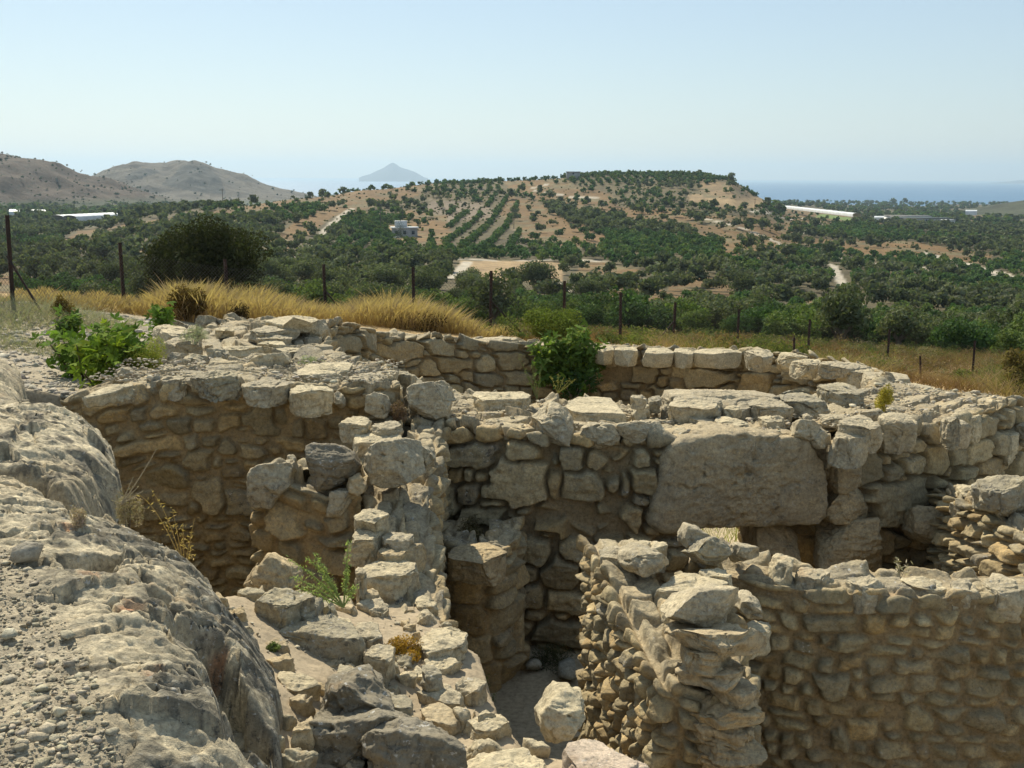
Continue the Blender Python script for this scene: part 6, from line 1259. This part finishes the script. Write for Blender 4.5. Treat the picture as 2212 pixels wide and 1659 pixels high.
    fig('fig_shrub', 278, 800, 12.0, [(fr.uniform(-.3,.25), fr.uniform(-.3,.3), fr.uniform(.22,.45)) for _ in range(9)], 'broad green fig shrub close to the left blocks of the tomb', FG)
    fig('fig_shrub', 345, 712, 14.6, [(fr.uniform(-.1,.15), fr.uniform(-.2,.2), fr.uniform(.1,.28)) for _ in range(5)], 'green fig shoots peeping out behind the left corner block', FG)
    fig('fig_shrub', 150, 715, 14.5, [(fr.uniform(-.2,.2), fr.uniform(-.2,.2), fr.uniform(.05,.2)) for _ in range(5)], 'sparse darker green shoots on the slope above the fig thicket', (.10,.15,.04))
    bush('yellow_herb', 315, 815, 90, 95, 11.8, 5200, .02, (.27,.28,.06), 'yellow-green grasses between the figs and the left corner of the tomb', 'herb', clumps=14, asp=.2)
    fig('fig_tree', 1222, 790, 18.25, [(-.55,-.2,.35),(-.5,-.35,.05),(-.4,-.3,-.2),(.1,-.3,.65),(.55,-.3,.35),(.55,-.3,.0),(-.3,-.3,.5),(.25,-.3,.45),(.42,-.3,.25),(.3,-.35,-.1),(.05,-.4,-.3),(.2,-.3,-.4),(.35,-.25,.05),(-.1,-.2,.45),(.3,-.1,.62),(.15,-.35,.2),(.4,-.3,-.15),(0,-.3,-.1)], 'green fig bush rooted in the far inner wall of the tomb, hanging over its blocks', (.12,.18,.038), 95, .07)
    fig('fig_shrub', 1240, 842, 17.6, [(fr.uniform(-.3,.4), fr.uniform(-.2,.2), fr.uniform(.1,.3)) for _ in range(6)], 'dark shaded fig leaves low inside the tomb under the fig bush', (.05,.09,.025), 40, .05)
    # wispy weeds
    def weed(name, px, py, d, tips, lab, col, ln=60, ls=.006, st=.004):
        p = place(px, py, d); r_ = np.random.RandomState(int(px+7)); L = []; LV = []
        for (x, y, sag) in tips:
            q = place(x, y, d)-p; m_ = q*.5+np.array([0,0,sag]); T_ = np.linspace(0, 1, 9)[:,None]; c_ = 2*T_*(1-T_)*m_+T_**2*q; L.append(tube(c_, np.linspace(st, st*.4, 9), 5))
            t_ = r_.uniform(.3, 1., ln)[:,None]; B = 2*t_*(1-t_)*m_+t_**2*q+r_.normal(size=(ln,3))*ls*1.2; u = r_.normal(size=(ln,3)); u /= np.linalg.norm(u, axis=1, keepdims=True); w_ = np.cross(u, r_.normal(size=(ln,3))); w_ /= np.linalg.norm(w_, axis=1, keepdims=True)+1e-9
            V_, Q_ = quads(B, u*ls*1.6, w_*ls*.35); LV.append((V_, Q_, np.repeat(np.array(col)*r_.uniform(.7,1.4,(ln,1)), 4, 0)))
        o = empty(name, p, label=lab, cat='weed'); V, Q, _ = join(L); c = np.tile(np.array(col), (len(V),1)); link('stems', mesh('stems', V, Q, None, c), M_LEAF, o)
        V, Q, c = join(LV); link('leaves', mesh('leaves', V, Q, None, c, smooth=False), M_LEAF, o)
    weed('green_weed', 742, 1312, 5.6, [(622,1208,.06),(660,1206,.09),(632,1246,.03),(700,1248,.03),(752,1166,.0),(752,1230,.02),(680,1200,.05),(768,1268,.01),(640,1268,.01),(690,1262,.02)], 'spindly pale green weed arching up from the foreground rubble', (.30,.36,.13), 90, .008, .005)
    weed('dry_stalk', 398, 1230, 5.5, [(330,1064,.12),(300,1068,.13),(395,1130,.02),(420,1120,.0),(372,1100,.02),(412,1190,.0),(380,1205,0)], 'thin straw-coloured stalks bending over the left chamber', (.48,.34,.14), 26, .008, .003)
    weed('dry_twig', 262, 1090, 5.7, [(338,970,-.02),(300,1050,.0),(288,1030,0),(310,1060,0),(240,1080,0)], 'bare pale twig sticking out over the left chamber', (.36,.30,.22), 6, .004, .004)
    weed('dry_weed', 1945, 1250, 6.3, [(1942,1212,0),(1935,1205,0),(1962,1218,0)], 'small dry seed stalk on the thin wall at the right', (.50,.42,.30), 16, .010, .003)
    weed('green_weed', 1160, 862, 9.8, [(1135,795,0),(1120,768,.0),(1170,785,0),(1148,780,0),(1152,800,0)], 'thin green weed growing behind the rim left of the cracked slab', (.16,.18,.07), 30, .008, .004)
    weed('dry_stalk', 1205, 850, 10.6, [(1190,812,0),(1206,806,0),(1218,815,0),(1232,820,0),(1245,818,0)], 'short yellowish stalks behind the cracked pale slab', (.34,.30,.10), 24, .007, .003)
    weed('dry_stalk', 1228, 1530, 6.9, [(1222,1500,0),(1236,1502,0),(1245,1512,0),(1215,1512,0)], 'dry seed heads behind the white domed boulder', (.40,.32,.20), 30, .012, .003)
    weed('green_weed', 1060, 1520, 6.9, [(1040,1440,0),(1050,1460,0),(1068,1500,0),(1045,1490,0)], 'thin green weed at the shaded edge of the rubble wall', (.12,.15,.05), 30, .008, .003)
    # grass behind the doorway
    n = 700; X = rs.uniform(1.7, 3.0, n); Y = rs.uniform(11.5, 14, n); V, Q, c = blades(rs, np.stack([X, Y, ground_z(X, Y)-.01], 1), rs.uniform(.08,.3,n), .008, (0,0,.3), .6, np.array([[.28,.28,.10]]), segs=2)
    link('inner_grass', mesh('inner_grass', V, Q, None, c, smooth=False), M_GRASS, kind='stuff', label='thin grass on the tomb floor behind the doorway', cat='grass')
    # gravel: small stones of many shapes in one mesh
    def stones(B, S, seed, colr=(.46,.41,.31), flat=.55):
        r_ = np.random.RandomState(seed); ico = []
        for v in range(12):
            P = r_.normal(size=(26,3)); P /= np.linalg.norm(P, axis=1, keepdims=True); ico.append(P)
        import bmesh; protos = []
        for v in range(12):
            bm = bmesh.new(); [bm.verts.new(p) for p in ico[v][:9+v]]; r0 = bmesh.ops.convex_hull(bm, input=bm.verts); bmesh.ops.triangulate(bm, faces=bm.faces); bm.verts.ensure_lookup_table(); bm.verts.index_update()
            vv = np.array([v_.co[:] for v_ in bm.verts]); tt = np.array([[q.index for q in f.verts] for f in bm.faces]); bm.free(); protos.append((vv, tt))
        Vs, Ts, Cs, o = [], [], [], 0
        for b, s in zip(B, S):
            vv, tt = protos[r_.randint(12)]; a = r_.rand()*6.28; sc3 = s*np.array([r_.uniform(.7,1.2), r_.uniform(.6,1.), flat*r_.uniform(.6,1.2)])
            V = (vv*sc3)@rotz(a).T+b; Vs.append(V); Ts.append(tt+o); o += len(V); Cs.append(np.tile(np.array(colr)*r_.uniform(.7,1.25)*(1+r_.normal(size=3)*.02), (len(V),1)))
        c = np.vstack(Cs); return np.vstack(Vs), np.vstack(Ts), np.concatenate([c, np.full((len(c),1), .2)], 1)
    pv_ = rs.uniform(0,1,(13000,2)); px = -80+pv_[:,0]*480; py = 690+pv_[:,1]*1000; P = onz(px, py, .6); X, Y = P[:,0], P[:,1]; zb_, e_, smo_ = bed_z(X, Y); P[:,2] = zb_
    cl = vn(np.stack([X*2.2, Y*2.2, X*0], 1)); qx, qy = topx(P); band = np.exp(-((sdist([tuple(onz(x, y, .6)[:2]) for x, y in [(-300,1250),(40,1200),(100,1300),(180,1420),(230,1560),(330,1700),(-500,1750)]], X, Y)+.1)/.12)**2)
    k = (e_ < -.05) & (((smo_ < .4) & ((cl > .05) | (rs.rand(len(X)) < .35) | (rs.rand(len(X)) < band*.8))) | ((Y > 6.5) & (rs.rand(len(X)) < .5))); P = P[k]; S = np.exp(rs.normal(-5.15, .65, len(P)))*(1+.3*(P[:,1] > 6)); S = np.clip(S, .004, .034); P[:,2] += S*.25
    P[:,2] -= S*.12; V, T_, c = stones(P, S, 3, (.44,.385,.28)); link('gravel', mesh('gravel', V, None, T_, c, smooth=False), M_STONE, kind='stuff', label='pale angular gravel strewn on the bedrock at the left', cat='gravel')
    # crumbs on wall tops and rubble
    L = []; 
    n = 2600; a = rs.uniform(-1.0, 1.9, n); r = rs.uniform(RO-TT+.08, RO-.08, n); X = TC[0]+r*np.sin(a); Y = TC[1]-r*np.cos(a); zt_ = np.interp(np.degrees(a) % 360, ang_t, z_t)*(r-RO+TT)/TT+np.interp(np.degrees(a) % 360, ang_t, z_i)*(RO-r)/TT; L.append(np.stack([X, Y, zt_+.045], 1))
    n = 1300; X = rs.uniform(-4, -1.1, n); Y = rs.uniform(9.55, 10.8, n); L.append(np.stack([X, Y, X*0+.34], 1)); 
    n = 900; X = rs.uniform(-1.5, 1., n); Y = rs.uniform(3.4, 6, n); z_, e_ = rub_z(X, Y); k = e_ < -.06; L.append(np.stack([X, Y, z_+.004], 1)[k])
    P = np.vstack(L); S = np.exp(rs.normal(-4.2, .5, len(P))); S[-int(k.sum()):] *= .45; V, T_, c = stones(P, np.clip(S, .004, .06), 8, (.50,.44,.33)); link('stone_crumbs', mesh('stone_crumbs', V, None, T_, c, smooth=False), M_STONE, kind='stuff', label='small broken stone crumbs on the wall tops', cat='rubble')
    n = 5000; px = rs.uniform(-250, 420, n); dd = rs.uniform(9.5, 18, n)**1.; X, Y = polar(px, dd); k = (np.hypot(X-TC[0], Y-TC[1]) > RO+.1); X, Y = X[k], Y[k]; P = np.stack([X, Y, ground_z(X, Y)], 1); S = np.clip(np.exp(rs.normal(-3.7, .6, len(P))), .01, .12); V, T_, c = stones(P, S, 12, (.44,.40,.33)); link('slope_stones', mesh('slope_stones', V, None, T_, c, smooth=False), M_STONE, kind='stuff', label='grey stones scattered over the left slope', cat='stones')
    # larger loose stones lying on the bedrock
    for x, y, d_, w_, h_, lab in ((62,1208,0,38,22,'rounded pale fist-sized stone lying on the bedrock at the left edge'),(248,1428,0,14,9,'small pale stone beside the smooth bedrock slab'),(22,1378,0,20,12,'pale pebble at the left edge of the path'),(25,1475,0,16,9,'flat pebble near the lower left edge'),(88,1438,0,14,10,'small cobble at the middle of the gravel'),(150,1440,0,13,9,'small cobble next to the bedrock margin'),(130,1545,0,22,12,'flat pale cobble on the gravel, lower left')):
        p = onz(x, y, .6)
        for _ in range(3): zz = float(bed_z(p[:1], p[1:2])[0][0]); p = onz(x, y, zz)
        r = w_*math.hypot(p[0], p[1])/F; V, T_, c = stones([np.array([0,0,r*.4])], [r], int(x), (.56,.50,.38), .8)
        v3 = np.array(V); link('loose_stone', mesh('loose_stone', v3, None, T_, c, smooth=False), M_STONE, None, p, label=lab, cat='stone')
    for x, y, r, lab in ((1228,1460,.13,'pale block lying in the shade on the chamber floor, right one'),(1150,1447,.09,'pale block lying in the shade on the chamber floor, left one')):
        p = onz(x, y, FLOOR+.03); V, T_, c = stones([np.array([0,0,r*.5])], [r], int(x), (.52,.48,.40), .8); link('loose_stone', mesh('loose_stone', V, None, T_, c, smooth=False), M_STONE, None, p, label=lab, cat='stone')
